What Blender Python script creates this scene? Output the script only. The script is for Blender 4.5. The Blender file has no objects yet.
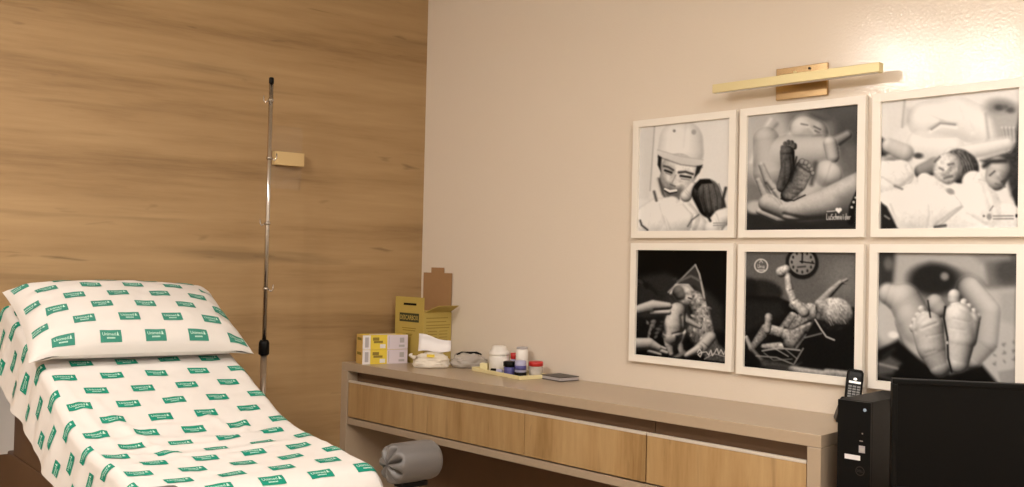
import bpy, bmesh, math, random
import numpy as np
from mathutils import Vector, Matrix, noise

random.seed(4)
SC = bpy.context.scene
COL = SC.collection
R = math.radians

# ------------------------------------------------------------------ materials
def srgb(r, g, b):
    f = lambda c: c / 12.92 if c <= 0.04045 else ((c + 0.055) / 1.055) ** 2.4
    return (f(r / 255), f(g / 255), f(b / 255), 1)

def mat(name, col, rough=0.5, metal=0.0, spec=0.5, bump=0.0, bscale=200.0, var=0.0, vscale=8.0, coat=0.0):
    m = bpy.data.materials.new(name); m.use_nodes = True
    nt = m.node_tree; b = nt.nodes['Principled BSDF']
    b.inputs['Base Color'].default_value = col
    b.inputs['Roughness'].default_value = rough
    b.inputs['Metallic'].default_value = metal
    b.inputs['Specular IOR Level'].default_value = spec
    b.inputs['Coat Weight'].default_value = coat
    tc = nt.nodes.new('ShaderNodeTexCoord')
    if bump:
        n = nt.nodes.new('ShaderNodeTexNoise'); n.inputs['Scale'].default_value = bscale; n.inputs['Detail'].default_value = 3
        bp = nt.nodes.new('ShaderNodeBump'); bp.inputs['Strength'].default_value = bump; bp.inputs['Distance'].default_value = 0.002
        nt.links.new(tc.outputs['Object'], n.inputs['Vector']); nt.links.new(n.outputs['Fac'], bp.inputs['Height'])
        nt.links.new(bp.outputs['Normal'], b.inputs['Normal'])
    if var:
        n = nt.nodes.new('ShaderNodeTexNoise'); n.inputs['Scale'].default_value = vscale; n.inputs['Detail'].default_value = 4
        hs = nt.nodes.new('ShaderNodeMix'); hs.data_type = 'RGBA'
        hs.inputs[6].default_value = tuple(c * (1 - var) for c in col[:3]) + (1,)
        hs.inputs[7].default_value = tuple(min(1, c * (1 + var)) for c in col[:3]) + (1,)
        nt.links.new(tc.outputs['Object'], n.inputs['Vector']); nt.links.new(n.outputs['Fac'], hs.inputs[0])
        nt.links.new(hs.outputs[2], b.inputs['Base Color'])
    return m

def wood(name, dark, mid, light, stretch, scale=1.0, rough=0.45, knots=0.5, spec=0.4, seed=0.0, flecks=0.0):
    """oak: long soft bands plus fine fibre and a few darker streaks. stretch = per-axis scale (small along the grain)"""
    m = bpy.data.materials.new(name); m.use_nodes = True
    nt = m.node_tree; N = nt.nodes; Lk = nt.links; b = N['Principled BSDF']
    b.inputs['Roughness'].default_value = rough; b.inputs['Specular IOR Level'].default_value = spec
    tc = N.new('ShaderNodeTexCoord')
    def mapping(k, off):
        mp = N.new('ShaderNodeMapping'); mp.inputs['Scale'].default_value = [s * k for s in stretch]
        mp.inputs['Location'].default_value = (off + seed, off * 1.7 + seed, off * .6 + seed)
        Lk.new(tc.outputs['Object'], mp.inputs['Vector']); return mp
    def nz(k, off, detail, dist=0.0, rgh=.55):
        n = N.new('ShaderNodeTexNoise'); n.inputs['Scale'].default_value = 1; n.inputs['Detail'].default_value = detail
        n.inputs['Roughness'].default_value = rgh; n.inputs['Distortion'].default_value = dist
        Lk.new(mapping(k, off).outputs['Vector'], n.inputs['Vector']); return n
    big = nz(scale, 3.1, 4, .12); fine = nz(scale * 7, 9.7, 5, .1, .65); streak = nz(scale * 1.9, 21.3, 3, .3)
    r = N.new('ShaderNodeValToRGB'); r.color_ramp.elements[0].position = .30; r.color_ramp.elements[1].position = .70
    r.color_ramp.elements[0].color = dark; r.color_ramp.elements[1].color = light
    e = r.color_ramp.elements.new(.47); e.color = mid
    mx = N.new('ShaderNodeMath'); mx.operation = 'MULTIPLY_ADD'; mx.inputs[1].default_value = .32
    Lk.new(fine.outputs['Fac'], mx.inputs[0])
    m2 = N.new('ShaderNodeMath'); m2.operation = 'MULTIPLY_ADD'; m2.inputs[1].default_value = .8; m2.inputs[2].default_value = -.06
    Lk.new(big.outputs['Fac'], m2.inputs[0]); Lk.new(m2.outputs[0], mx.inputs[2]); Lk.new(mx.outputs[0], r.inputs['Fac'])
    r2 = N.new('ShaderNodeValToRGB'); r2.color_ramp.elements[0].position = .60; r2.color_ramp.elements[1].position = .74
    r2.color_ramp.elements[0].color = (0, 0, 0, 1); r2.color_ramp.elements[1].color = (1, 1, 1, 1)
    Lk.new(streak.outputs['Fac'], r2.inputs['Fac'])
    k = N.new('ShaderNodeMath'); k.operation = 'MULTIPLY'; k.inputs[1].default_value = knots
    Lk.new(r2.outputs['Color'], k.inputs[0])
    mm = N.new('ShaderNodeMix'); mm.data_type = 'RGBA'; mm.inputs[7].default_value = tuple(c * .55 for c in dark[:3]) + (1,)
    Lk.new(k.outputs[0], mm.inputs[0]); Lk.new(r.outputs['Color'], mm.inputs[6]); Lk.new(mm.outputs[2], b.inputs['Base Color'])
    if flecks:
        fm = N.new('ShaderNodeMapping'); fm.inputs['Scale'].default_value = [c_ * (4.2 if c_ > 2 else 9.0) for c_ in stretch]; fm.inputs['Location'].default_value = (5.5, 2.2+seed, 7.1)
        fn = N.new('ShaderNodeTexNoise'); fn.inputs['Scale'].default_value = 1; fn.inputs['Detail'].default_value = 2; fn.inputs['Distortion'].default_value = .4
        Lk.new(tc.outputs['Object'], fm.inputs['Vector']); Lk.new(fm.outputs['Vector'], fn.inputs['Vector'])
        fr_ = N.new('ShaderNodeValToRGB'); fr_.color_ramp.elements[0].position = .69; fr_.color_ramp.elements[1].position = .80
        fr_.color_ramp.elements[0].color = (0,0,0,1); fr_.color_ramp.elements[1].color = (flecks,flecks,flecks,1)
        fx = N.new('ShaderNodeMix'); fx.data_type = 'RGBA'; fx.inputs[7].default_value = tuple(c * .35 for c in dark[:3]) + (1,)
        Lk.new(fn.outputs['Fac'], fr_.inputs['Fac']); Lk.new(fr_.outputs['Color'], fx.inputs[0]); Lk.new(mm.outputs[2], fx.inputs[6]); Lk.new(fx.outputs[2], b.inputs['Base Color'])
    bp = N.new('ShaderNodeBump'); bp.inputs['Strength'].default_value = .06; bp.inputs['Distance'].default_value = .002
    Lk.new(fine.outputs['Fac'], bp.inputs['Height']); Lk.new(bp.outputs['Normal'], b.inputs['Normal'])
    return m

def emit(name, col, s):
    m = bpy.data.materials.new(name); m.use_nodes = True
    nt = m.node_tree; nt.nodes.remove(nt.nodes['Principled BSDF'])
    e = nt.nodes.new('ShaderNodeEmission'); e.inputs['Color'].default_value = col; e.inputs['Strength'].default_value = s
    nt.links.new(e.outputs[0], nt.nodes['Material Output'].inputs['Surface']); return m

def clear(name, tint=(1, 1, 1, 1), gloss=.08, rough=.05):
    """thin clear plastic"""
    m = bpy.data.materials.new(name); m.use_nodes = True
    nt = m.node_tree; nt.nodes.remove(nt.nodes['Principled BSDF'])
    t = nt.nodes.new('ShaderNodeBsdfTransparent'); t.inputs['Color'].default_value = tint
    g = nt.nodes.new('ShaderNodeBsdfGlossy'); g.inputs['Roughness'].default_value = rough
    d = nt.nodes.new('ShaderNodeMixShader'); d.inputs[0].default_value = gloss
    nt.links.new(t.outputs[0], d.inputs[1]); nt.links.new(g.outputs[0], d.inputs[2])
    nt.links.new(d.outputs[0], nt.nodes['Material Output'].inputs['Surface']); return m

def vcol(name, attr, rough=.35):
    m = bpy.data.materials.new(name); m.use_nodes = True
    nt = m.node_tree; b = nt.nodes['Principled BSDF']; b.inputs['Roughness'].default_value = rough
    b.inputs['Specular IOR Level'].default_value = .12
    a = nt.nodes.new('ShaderNodeAttribute'); a.attribute_name = attr
    nt.links.new(a.outputs['Color'], b.inputs['Base Color']); return m

M = {}
M['paint'] = mat('wall_paint', srgb(231, 219, 204), .13, bump=.28, bscale=120, spec=.5)
M['ceiling'] = mat('ceiling_paint', srgb(238, 232, 222), .8)
M['floor'] = mat('floor_tile', srgb(178, 160, 138), .4, var=.06)
M['wallwood'] = wood('oak_wall_panel', srgb(138, 109, 72), srgb(169, 138, 97), srgb(186, 156, 114), (.6, .42, 5.6), 1.0, .5, .5, flecks=.55)
M['drawerwood'] = wood('oak_drawer_front', srgb(144, 110, 66), srgb(178, 144, 98), srgb(200, 168, 122), (8, 8, .8), 1.0, .42, .5, seed=4, flecks=.3)
M['taupe'] = mat('taupe_laminate', srgb(182, 162, 138), .30, spec=.65, var=.04, vscale=60)
M['taupe_dark'] = mat('brown_laminate', srgb(126, 98, 74), .45, var=.05, vscale=20)
M['alu'] = mat('aluminium', srgb(232, 222, 208), .38, .25)
M['frame'] = mat('white_frame', srgb(246, 240, 230), .4)
M['mdf'] = mat('backing_board', srgb(120, 90, 60), .8)
M['brass'] = mat('brushed_brass', srgb(220, 206, 158), .45, .5, bump=.03, bscale=400)
M['brassplate'] = mat('polished_brass', srgb(196, 166, 124), .24, .9)
M['chrome'] = mat('chrome', srgb(205, 200, 195), .18, 1.0)
M['steel'] = mat('brushed_steel', srgb(170, 160, 150), .3, 1.0)
M['black'] = mat('black_plastic', srgb(9, 9, 9), .42, spec=.18)
M['blackmatte'] = mat('black_matte_plastic', srgb(8, 8, 7), .5, spec=.15)
M['pcside'] = mat('black_painted_steel', srgb(14, 13, 12), .5, spec=.25, bump=.05, bscale=900)
M['screen'] = mat('dark_screen', srgb(6, 6, 6), .35, spec=.15)
M['sheet'] = mat('white_cotton', srgb(221, 216, 212), .85, spec=.2, bump=.05, bscale=900)
M['teal'] = mat('teal_print', srgb(22, 136, 112), .8, spec=.2)
M['tealpale'] = mat('teal_print_pale', srgb(62, 136, 118), .8, spec=.2)  # paler, greyer teal for the pillow labels
M['whiteprint'] = mat('white_print', srgb(190, 224, 210), .8, spec=.2)
M['greyvinyl'] = mat('grey_vinyl', srgb(98, 94, 92), .42, bump=.04, bscale=300)
M['brownvinyl'] = mat('brown_vinyl', srgb(96, 66, 46), .45, bump=.05, bscale=300)
M['brownmdf'] = mat('brown_board', srgb(84, 60, 43), .5, var=.05)
M['kraft'] = mat('kraft_card', srgb(168, 130, 90), .85, var=.05, vscale=30)
M['yellowcard'] = mat('mustard_yellow_card', srgb(192, 168, 88), .6)
M['darkprint'] = mat('dark_green_print', srgb(62, 62, 36), .7)
M['olive'] = mat('olive_print', srgb(150, 128, 50), .7)
M['yellow'] = mat('bright_yellow_card', srgb(238, 212, 74), .55)
M['orange'] = mat('orange_card', srgb(230, 192, 108), .55)
M['whitecard'] = mat('white_card', srgb(240, 236, 236), .55)
M['lilac'] = mat('lilac_card', srgb(226, 216, 226), .55)
M['greyprint'] = mat('grey_print', srgb(186, 180, 182), .7)
M['cream'] = mat('cream_plastic', srgb(238, 226, 176), .4)
M['creamcard'] = mat('cream_card', srgb(216, 188, 136), .6)
M['whiteplastic'] = mat('white_plastic', srgb(240, 236, 230), .35)
M['red'] = mat('red_plastic', srgb(196, 44, 40), .35)
M['blue'] = mat('blue_label', srgb(86, 84, 150), .45)
M['paleblue'] = mat('pale_blue_label', srgb(176, 176, 208), .45)
M['paper'] = mat('white_paper', srgb(246, 243, 244), .8)
M['cotton'] = mat('cotton_wool', srgb(238, 230, 216), .95, bump=.5, bscale=120)
M['clear'] = clear('clear_acrylic', (.99, .988, .985, 1), .03, .04)
M['bag'] = mat('clear_plastic_bag', srgb(214, 206, 196), .22, spec=.6)
M['bag'].node_tree.nodes['Principled BSDF'].inputs['Alpha'].default_value = .6
M['jar'] = mat('clear_jar', srgb(222, 214, 204), .1, spec=.6)
M['jar'].node_tree.nodes['Principled BSDF'].inputs['Alpha'].default_value = .45
M['greycover'] = mat('dark_grey_cover', srgb(74, 70, 66), .5)
M['silver'] = mat('silver_plastic', srgb(196, 194, 190), .3, .6)
M['keygrey'] = mat('grey_keys', srgb(112, 110, 108), .4)
M['led'] = mat('pale_blue_button', srgb(150, 170, 190), .3)
M['lamp'] = emit('warm_downlight', (1.0, .93, .86, 1), 185)
M['panel'] = emit('fill_panel_glow', (1.0, .93, .86, 1), 14.0)  # emission of the added ceiling fill light

# ------------------------------------------------------------------ mesh builder
class MB:
    def __init__(s): s.v = []; s.f = []; s.m = []
    def add(s, vs, fs, mi=0):
        o = len(s.v); s.v += [tuple(v) for v in vs]; s.f += [tuple(o + i for i in f) for f in fs]; s.m += [mi] * len(fs); return s
    def box(s, x0, x1, y0, y1, z0, z1, mi=0):
        return s.add([(x0,y0,z0),(x1,y0,z0),(x1,y1,z0),(x0,y1,z0),(x0,y0,z1),(x1,y0,z1),(x1,y1,z1),(x0,y1,z1)],
                     [(0,3,2,1),(4,5,6,7),(0,1,5,4),(1,2,6,5),(2,3,7,6),(3,0,4,7)], mi)
    def hexa(s, p, mi=0):
        return s.add(p, [(0,3,2,1),(4,5,6,7),(0,1,5,4),(1,2,6,5),(2,3,7,6),(3,0,4,7)], mi)
    def tube(s, path, r, n=14, mi=0, cap=True):
        path = [Vector(p) for p in path]; rs = r if isinstance(r, (list, tuple)) else [r] * len(path)
        vs = []; prev = None
        for i, p in enumerate(path):
            t = (path[min(i+1, len(path)-1)] - path[max(i-1, 0)]).normalized()
            if prev is None:
                a = t.cross(Vector((0,0,1)));
                if a.length < 1e-3: a = t.cross(Vector((1,0,0)))
                a.normalize()
            else: a = (prev - t * prev.dot(t)).normalized()
            prev = a; b = t.cross(a)
            vs += [p + (a * math.cos(2*math.pi*k/n) + b * math.sin(2*math.pi*k/n)) * rs[i] for k in range(n)]
        fs = [(i*n+k, i*n+(k+1)%n, (i+1)*n+(k+1)%n, (i+1)*n+k) for i in range(len(path)-1) for k in range(n)]
        if cap: fs += [tuple(range(n-1, -1, -1)), tuple((len(path)-1)*n + k for k in range(n))]
        return s.add(vs, fs, mi)
    def lathe(s, prof, n=24, mi=0, c=(0,0,0), axis='z', sx=1, sy=1):
        vs = []
        for r, z in prof:
            for k in range(n):
                a = 2*math.pi*k/n; x, y = r*math.cos(a)*sx, r*math.sin(a)*sy
                p = (x, y, z) if axis == 'z' else ((x, z, y) if axis == 'y' else (z, x, y))
                vs.append((c[0]+p[0], c[1]+p[1], c[2]+p[2]))
        fs = []
        for i in range(len(prof)-1):
            for k in range(n):
                q = (i*n+k, i*n+(k+1)%n, (i+1)*n+(k+1)%n, (i+1)*n+k)
                fs.append(q if axis != 'y' else q[::-1])
        fs += [tuple(range(n-1,-1,-1)), tuple((len(prof)-1)*n+k for k in range(n))] if axis != 'y' else [tuple(range(n)), tuple((len(prof)-1)*n+k for k in range(n-1,-1,-1))]
        return s.add(vs, fs, mi)
    def grid(s, P, mi=0, flip=False):
        nu, nv = len(P), len(P[0])
        fs = [(i*nv+j, (i+1)*nv+j, (i+1)*nv+j+1, i*nv+j+1) for i in range(nu-1) for j in range(nv-1)]
        if flip: fs = [f[::-1] for f in fs]
        return s.add([p for row in P for p in row], fs, mi)
    def tf(s, Mx): s.v = [tuple(Mx @ Vector(v)) for v in s.v]; return s
    def build(s, name, mats, parent=None, smooth=False, bevel=0, seg=2, sub=0, solid=0, recalc=False):
        me = bpy.data.meshes.new(name); me.from_pydata(s.v, [], s.f)
        mats = mats if isinstance(mats, (list, tuple)) else [mats]
        for m in mats: me.materials.append(M[m] if isinstance(m, str) else m)
        if any(s.m): me.polygons.foreach_set('material_index', s.m)
        if smooth: me.polygons.foreach_set('use_smooth', [True] * len(me.polygons))
        if recalc:
            bm = bmesh.new(); bm.from_mesh(me); bmesh.ops.recalc_face_normals(bm, faces=bm.faces); bm.to_mesh(me); bm.free()
        me.update()
        o = bpy.data.objects.new(name, me); COL.objects.link(o)
        if parent: o.parent = parent
        if solid:
            md = o.modifiers.new('thickness', 'SOLIDIFY'); md.thickness = solid; md.offset = -1
        if bevel:
            md = o.modifiers.new('bevel', 'BEVEL'); md.width = bevel; md.segments = seg; md.limit_method = 'ANGLE'; md.angle_limit = R(40)
        if sub:
            md = o.modifiers.new('sub', 'SUBSURF'); md.levels = sub; md.render_levels = sub
        if smooth and bevel:
            pass
        return o

def tag(o, label, cat, group=None, kind=None):
    o['label'] = label; o['category'] = cat
    if group: o['group'] = group
    if kind: o['kind'] = kind
    return o
def thing(name, label, cat, loc=(0,0,0), rz=0, group=None):
    o = bpy.data.objects.new(name, None); COL.objects.link(o); o.empty_display_size = .05
    o.location = loc; o.rotation_euler = (0, 0, rz); return tag(o, label, cat, group)
def struct(o): o['kind'] = 'structure'; return o
def copy_tree(o, parent=None):
    c = o.copy(); COL.objects.link(c)
    if parent: c.parent = parent
    for ch in [x for x in bpy.data.objects if x.parent == o]: copy_tree(ch, c)
    return c

_glyph = {}
def glyphs(text, offset=0.0):
    """flat triangulated lettering as (verts2d, faces), normalised to width 1, origin at lower left"""
    if (text, offset) in _glyph: return _glyph[(text, offset)]
    cu = bpy.data.curves.new('lettering', 'FONT'); cu.body = text; cu.size = 1; cu.fill_mode = 'FRONT'; cu.resolution_u = 2; cu.offset = offset
    ob = bpy.data.objects.new('lettering', cu); COL.objects.link(ob)
    dg = bpy.context.evaluated_depsgraph_get(); me = bpy.data.meshes.new_from_object(ob.evaluated_get(dg))
    vs = [(v.co.x, v.co.y) for v in me.vertices]; fs = [tuple(f.vertices) for f in me.polygons]
    bpy.data.objects.remove(ob); bpy.data.curves.remove(cu); bpy.data.meshes.remove(me)
    x0 = min(v[0] for v in vs); x1 = max(v[0] for v in vs); y0 = min(v[1] for v in vs)
    k = 1 / (x1 - x0); vs = [((x-x0)*k, (y-y0)*k) for x, y in vs]
    _glyph[(text, offset)] = (vs, fs); return vs, fs
def text_on(mb, text, org, ux, uy, width, mi, hscale=1.0, offset=0.0):
    vs, fs = glyphs(text, offset); org, ux, uy = Vector(org), Vector(ux), Vector(uy)
    mb.add([org + ux * (x * width) + uy * (y * width * hscale) for x, y in vs], fs, mi)
def quad_on(mb, org, ux, uy, w, h, mi):
    org, ux, uy = Vector(org), Vector(ux), Vector(uy)
    mb.add([org, org + ux*w, org + ux*w + uy*h, org + uy*h], [(0,1,2,3)], mi)

# ------------------------------------------------------------------ room
WK = .15                                      # the panelled wall leaves the corner a little off square
HC = 2.65
XR, YR = 5.0, -4.8
def wallx(y): return WK * y
struct(MB().hexa([(wallx(YR)-.1,YR,-.1),(XR,YR,-.1),(XR,0,-.1),(-.1,0,-.1),(wallx(YR)-.1,YR,0),(XR,YR,0),(XR,0,0),(-.1,0,0)]).build('floor', 'floor'))
struct(MB().hexa([(wallx(YR)-.1,YR,HC),(XR,YR,HC),(XR,0,HC),(-.1,0,HC),(wallx(YR)-.1,YR,HC+.1),(XR,YR,HC+.1),(XR,0,HC+.1),(-.1,0,HC+.1)]).build('ceiling', 'ceiling'))
struct(MB().box(-.12, XR, 0, .12, 0, HC).build('wall_right', 'paint'))
w = MB().box(-.1, 0, -4.86, 0, 0, HC).build('wall_left', 'wallwood'); w.rotation_euler = (0, 0, -math.atan(WK)); struct(w)
struct(MB().box(wallx(YR)-.1, XR, YR-.12, YR, 0, HC).build('wall_rear', 'ceiling'))
struct(MB().box(XR, XR+.12, YR, 0, 0, HC).build('wall_front', 'ceiling'))

# opal dome lamps of the ceiling
def dome(x, y, label):
    t = thing('ceiling_lamp', label, 'ceiling light', (x, y, HC), 0, 'opal dome ceiling lamps')
    MB().lathe([(.115, -.001), (.128, -.003), (.128, -.022), (.098, -.024)], 32).build('trim_ring', 'frame', t, smooth=True)
    pr = [(.096*math.cos(k/9*math.pi/2)+.0005, -.0245-.078*math.sin(k/9*math.pi/2)) for k in range(10)]
    MB().lathe(pr, 32).build('diffuser', 'lamp', t, smooth=True)
    return t
dome(1.10, -2.90, 'opal dome lamp on the ceiling nearer the panelled wall')
dome(1.55, -3.15, 'opal dome lamp on the ceiling farther from the panelled wall')

cp = thing('fill_panel', 'large square fill light added in the ceiling, out of view', 'ceiling light', (3.52, -1.75, HC))  # added fill light, set where its wall reflection stays out of view
pf = MB()
for a in ((-.62,.62,-.62,-.59),(-.62,.62,.59,.62),(-.62,-.59,-.5899,.5899),(.59,.62,-.5899,.5899)): pf.box(*a, -.016, -.001)
pf.build('frame', 'frame', cp)
MB().box(-.589, .589, -.589, .589, -.010, -.002).build('diffuser', 'panel', cp)

# ------------------------------------------------------------------ counter with drawers
YF, ZT = -.407, .85
CL, CR = -.062, 2.255
ct = thing('counter', 'long taupe laminate counter along the painted wall with oak drawers beneath', 'counter', (0, 0, 0))
MB().hexa([(CL,YF,ZT-.036),(CR,YF,ZT-.036),(CR,-.002,ZT-.036),(0.003,-.002,ZT-.036),(CL,YF,ZT),(CR,YF,ZT),(CR,-.002,ZT),(0.003,-.002,ZT)]).build('worktop', 'taupe', ct, bevel=.0015)
MB().hexa([(CL,YF,0),(CL+.045,YF,0),(.045,-.002,0),(.003,-.002,0),(CL,YF,ZT-.037),(CL+.045,YF,ZT-.037),(.045,-.002,ZT-.037),(.003,-.002,ZT-.037)]).build('side_panel', 'taupe', ct, bevel=.0015)
MB().box(CR-.042, CR, YF, -.002, 0, ZT-.037).build('side_panel', 'taupe', ct, bevel=.0015)
MB().box(.046, CR-.043, -.022, -.002, .0, .572).build('back_panel', 'taupe_dark', ct)

def drawer_cabinet(x0, x1, n, label):
    cab = thing('drawer_cabinet', label, 'cabinet', (x0, 0, 0), 0, 'oak drawer cabinets under the counter')
    L = x1 - x0; zb, zt = .575, ZT-.037
    body = MB().box(0, L, YF+.004, -.03, zb, zb+.028)                 # bottom board, its edge shows below the fronts
    body.box(0, .016, YF+.0605, -.03, zb+.029, zt-.001).box(L-.016, L, YF+.0605, -.03, zb+.029, zt-.001)
    body.box(.017, L-.017, -.05, -.03, zb+.029, zt-.001)
    body.box(.017, L-.017, YF+.06, -.051, zt-.017, zt-.001)
    body.build('body', 'taupe', cab, bevel=.001)
    MB().box(.0008, L-.0008, YF+.052, YF+.06, .735, zt-.001).build('grip_recess', 'taupe_dark', cab)
    p = L / n
    for i in range(n):
        a, b = i*p+.0015, (i+1)*p-.0015
        d = MB().box(a, b, YF+.004, YF+.022, .609, .762).box(a+.02, b-.02, YF+.0225, YF+.05, .62, .73).build('drawer', 'drawerwood', cab, bevel=.0008)
        MB().box(a, b, YF+.003, YF+.020, .7625, .771).build('edge_pull', 'alu', d, bevel=.001)
    return cab
drawer_cabinet(-.012, 1.646, 3, 'oak cabinet of three drawers under the counter, nearer the panelled wall')
drawer_cabinet(1.648, 2.211, 1, 'oak cabinet with a single drawer under the right end of the counter')

# ------------------------------------------------------------------ six framed photographs
NP = 210
class Painter:
    def __init__(s, quad, bg):
        (ax,ay),(bx,by),(cx,cy),(dx,dy) = quad
        u, v = np.meshgrid((np.arange(NP)+.5)/NP, (np.arange(NP)+.5)/NP)
        # projective map of the unit square onto the measured quad
        A = []; B = []
        for (uu,vv),(x,y) in zip([(0,0),(1,0),(1,1),(0,1)], quad):
            A.append([uu,vv,1,0,0,0,-uu*x,-vv*x]); B.append(x)
            A.append([0,0,0,uu,vv,1,-uu*y,-vv*y]); B.append(y)
        h = np.linalg.solve(np.array(A,float), np.array(B,float))
        wv = h[6]*u+h[7]*v+1; s.X = (h[0]*u+h[1]*v+h[2])/wv; s.Y = (h[3]*u+h[4]*v+h[5])/wv
        s.I = np.full((NP,NP), bg, float)
    def mix(s, m, val): s.I = s.I*(1-m) + val*m
    @staticmethod
    def sm(d, soft): t = np.clip(.5 - d/(2*soft), 0, 1); return t*t*(3-2*t)
    def E(s, cx, cy, rx, ry, ang=0, val=.5, soft=4, gx=0, gy=0, a=1, rim=0):
        c, n = math.cos(R(ang)), math.sin(R(ang)); dx, dy = s.X-cx, s.Y-cy
        p, q = (dx*c+dy*n)/rx, (-dx*n+dy*c)/ry; rr = np.sqrt(p*p+q*q)
        s.mix(s.sm((rr-1)*min(rx,ry), soft)*a, np.clip(val + gx*dx/rx + gy*dy/ry - rim*np.clip(rr,0,1)**3, 0, 1)); return s
    def tone(s, seed=1, sc=4):
        rng = np.random.default_rng(seed); n = int(NP/sc)+3; g = rng.standard_normal((n, n))
        y = np.arange(NP)/sc; i = y.astype(int); f = (y-i); f = f*f*(3-2*f)
        g = g[i]*(1-f)[:,None]+g[i+1]*f[:,None]; return g[:,i]*(1-f)+g[:,i+1]*f
    def B(s, parts, alb=.8, l=(-.35,-.55,.75), amb=.25, soft=3, p=5, creases=(), tex=0, a=1):
        """rounded modelling: tapered limbs merged into one relief and toned as in a studio print"""
        H = np.zeros_like(s.X); K = np.full(s.X.shape, 1e9)
        def cap(pts, w):
            k = np.full(s.X.shape, 1e9); h = np.zeros_like(s.X)
            for i in range(len(pts)-1):
                (x0,y0),(x1,y1) = pts[i], pts[i+1]; dx, dy = x1-x0, y1-y0
                t = np.clip(((s.X-x0)*dx+(s.Y-y0)*dy)/(dx*dx+dy*dy+1e-9), 0, 1); d = np.hypot(s.X-x0-t*dx, s.Y-y0-t*dy); r = (w[i]*(1-t)+w[i+1]*t)/2
                k = np.minimum(k, d-r); h = np.maximum(h, np.sqrt(np.clip(r*r*1.06-d*d, 0, None)))
            return k, h
        for pts, w in parts:
            k, h = cap(pts, w); K = np.minimum(K, k); H = (H**p + h**p)**(1/p)
        for pts, w, dp in creases:
            d = np.full(s.X.shape, 1e9)
            for i in range(len(pts)-1): d = np.minimum(d, s.seg(*pts[i], *pts[i+1]))
            H = H - dp*np.exp(-(d/w)**2)
        for _ in range(3):
            q = np.pad(H, 1, mode='edge'); H = (q[:-2,1:-1]+q[2:,1:-1]+q[1:-1,:-2]+q[1:-1,2:]+2*q[1:-1,1:-1])/6
        step = np.abs(np.gradient(s.X, axis=1)).mean()
        gx, gy = np.gradient(H, axis=1)/step, np.gradient(H, axis=0)/step
        n = np.sqrt(gx*gx+gy*gy+1); L = np.array(l)/np.linalg.norm(l)
        sh = np.clip((-gx*L[0]-gy*L[1]+L[2])/n, 0, 1)
        v = alb*(amb+(1-amb)*sh)
        if tex: v = v*(1+tex*(s.tone(3, 3)+.7*s.tone(5, 7)))
        s.mix(s.sm(K, soft)*a, np.clip(v, 0, 1)); return s
    def P(s, pts, val=.5, soft=3, gx=0, gy=0, a=1, tex=0):
        pts = np.array(pts, float); d = np.full(s.X.shape, 1e9); ins = np.zeros(s.X.shape, bool)
        for i in range(len(pts)):
            (x0,y0),(x1,y1) = pts[i], pts[(i+1)%len(pts)]
            d = np.minimum(d, s.seg(x0,y0,x1,y1))
            if y0 != y1:
                cr = ((y0 > s.Y) != (y1 > s.Y)) & (s.X < (x1-x0)*(s.Y-y0)/(y1-y0)+x0); ins ^= cr
        d = np.where(ins, -d, d); c = pts.mean(0); sp = np.maximum(np.ptp(pts, axis=0)/2, 1)
        s.mix(s.sm(d, soft)*a, np.clip((val + gx*(s.X-c[0])/sp[0] + gy*(s.Y-c[1])/sp[1])*(1+tex*s.tone(9, 3)), 0, 1)); return s
    def seg(s, x0, y0, x1, y1):
        dx, dy = x1-x0, y1-y0; L = dx*dx+dy*dy+1e-9
        t = np.clip(((s.X-x0)*dx+(s.Y-y0)*dy)/L, 0, 1); return np.hypot(s.X-x0-t*dx, s.Y-y0-t*dy)
    def L(s, pts, w, val=.5, soft=2, a=1, rim=0):
        w = w if isinstance(w, (list,tuple)) else [w]*len(pts); k = np.full(s.X.shape, 1e9); rr = np.full(s.X.shape, 9.)
        for i in range(len(pts)-1):
            (x0,y0),(x1,y1) = pts[i], pts[i+1]; dx, dy = x1-x0, y1-y0; LL = dx*dx+dy*dy+1e-9
            t = np.clip(((s.X-x0)*dx+(s.Y-y0)*dy)/LL, 0, 1); d = np.hypot(s.X-x0-t*dx, s.Y-y0-t*dy); ww = (w[i]*(1-t)+w[i+1]*t)/2
            k = np.minimum(k, d-ww); rr = np.minimum(rr, d/np.maximum(ww, .1))
        s.mix(s.sm(k, soft)*a, np.clip(val - rim*np.clip(rr,0,1)**3, 0, 1)); return s
    def ring(s, cx, cy, r, w, val, soft=1.5):
        d = np.abs(np.hypot(s.X-cx, s.Y-cy)-r)-w/2; s.mix(s.sm(d, soft), val); return s
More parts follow.
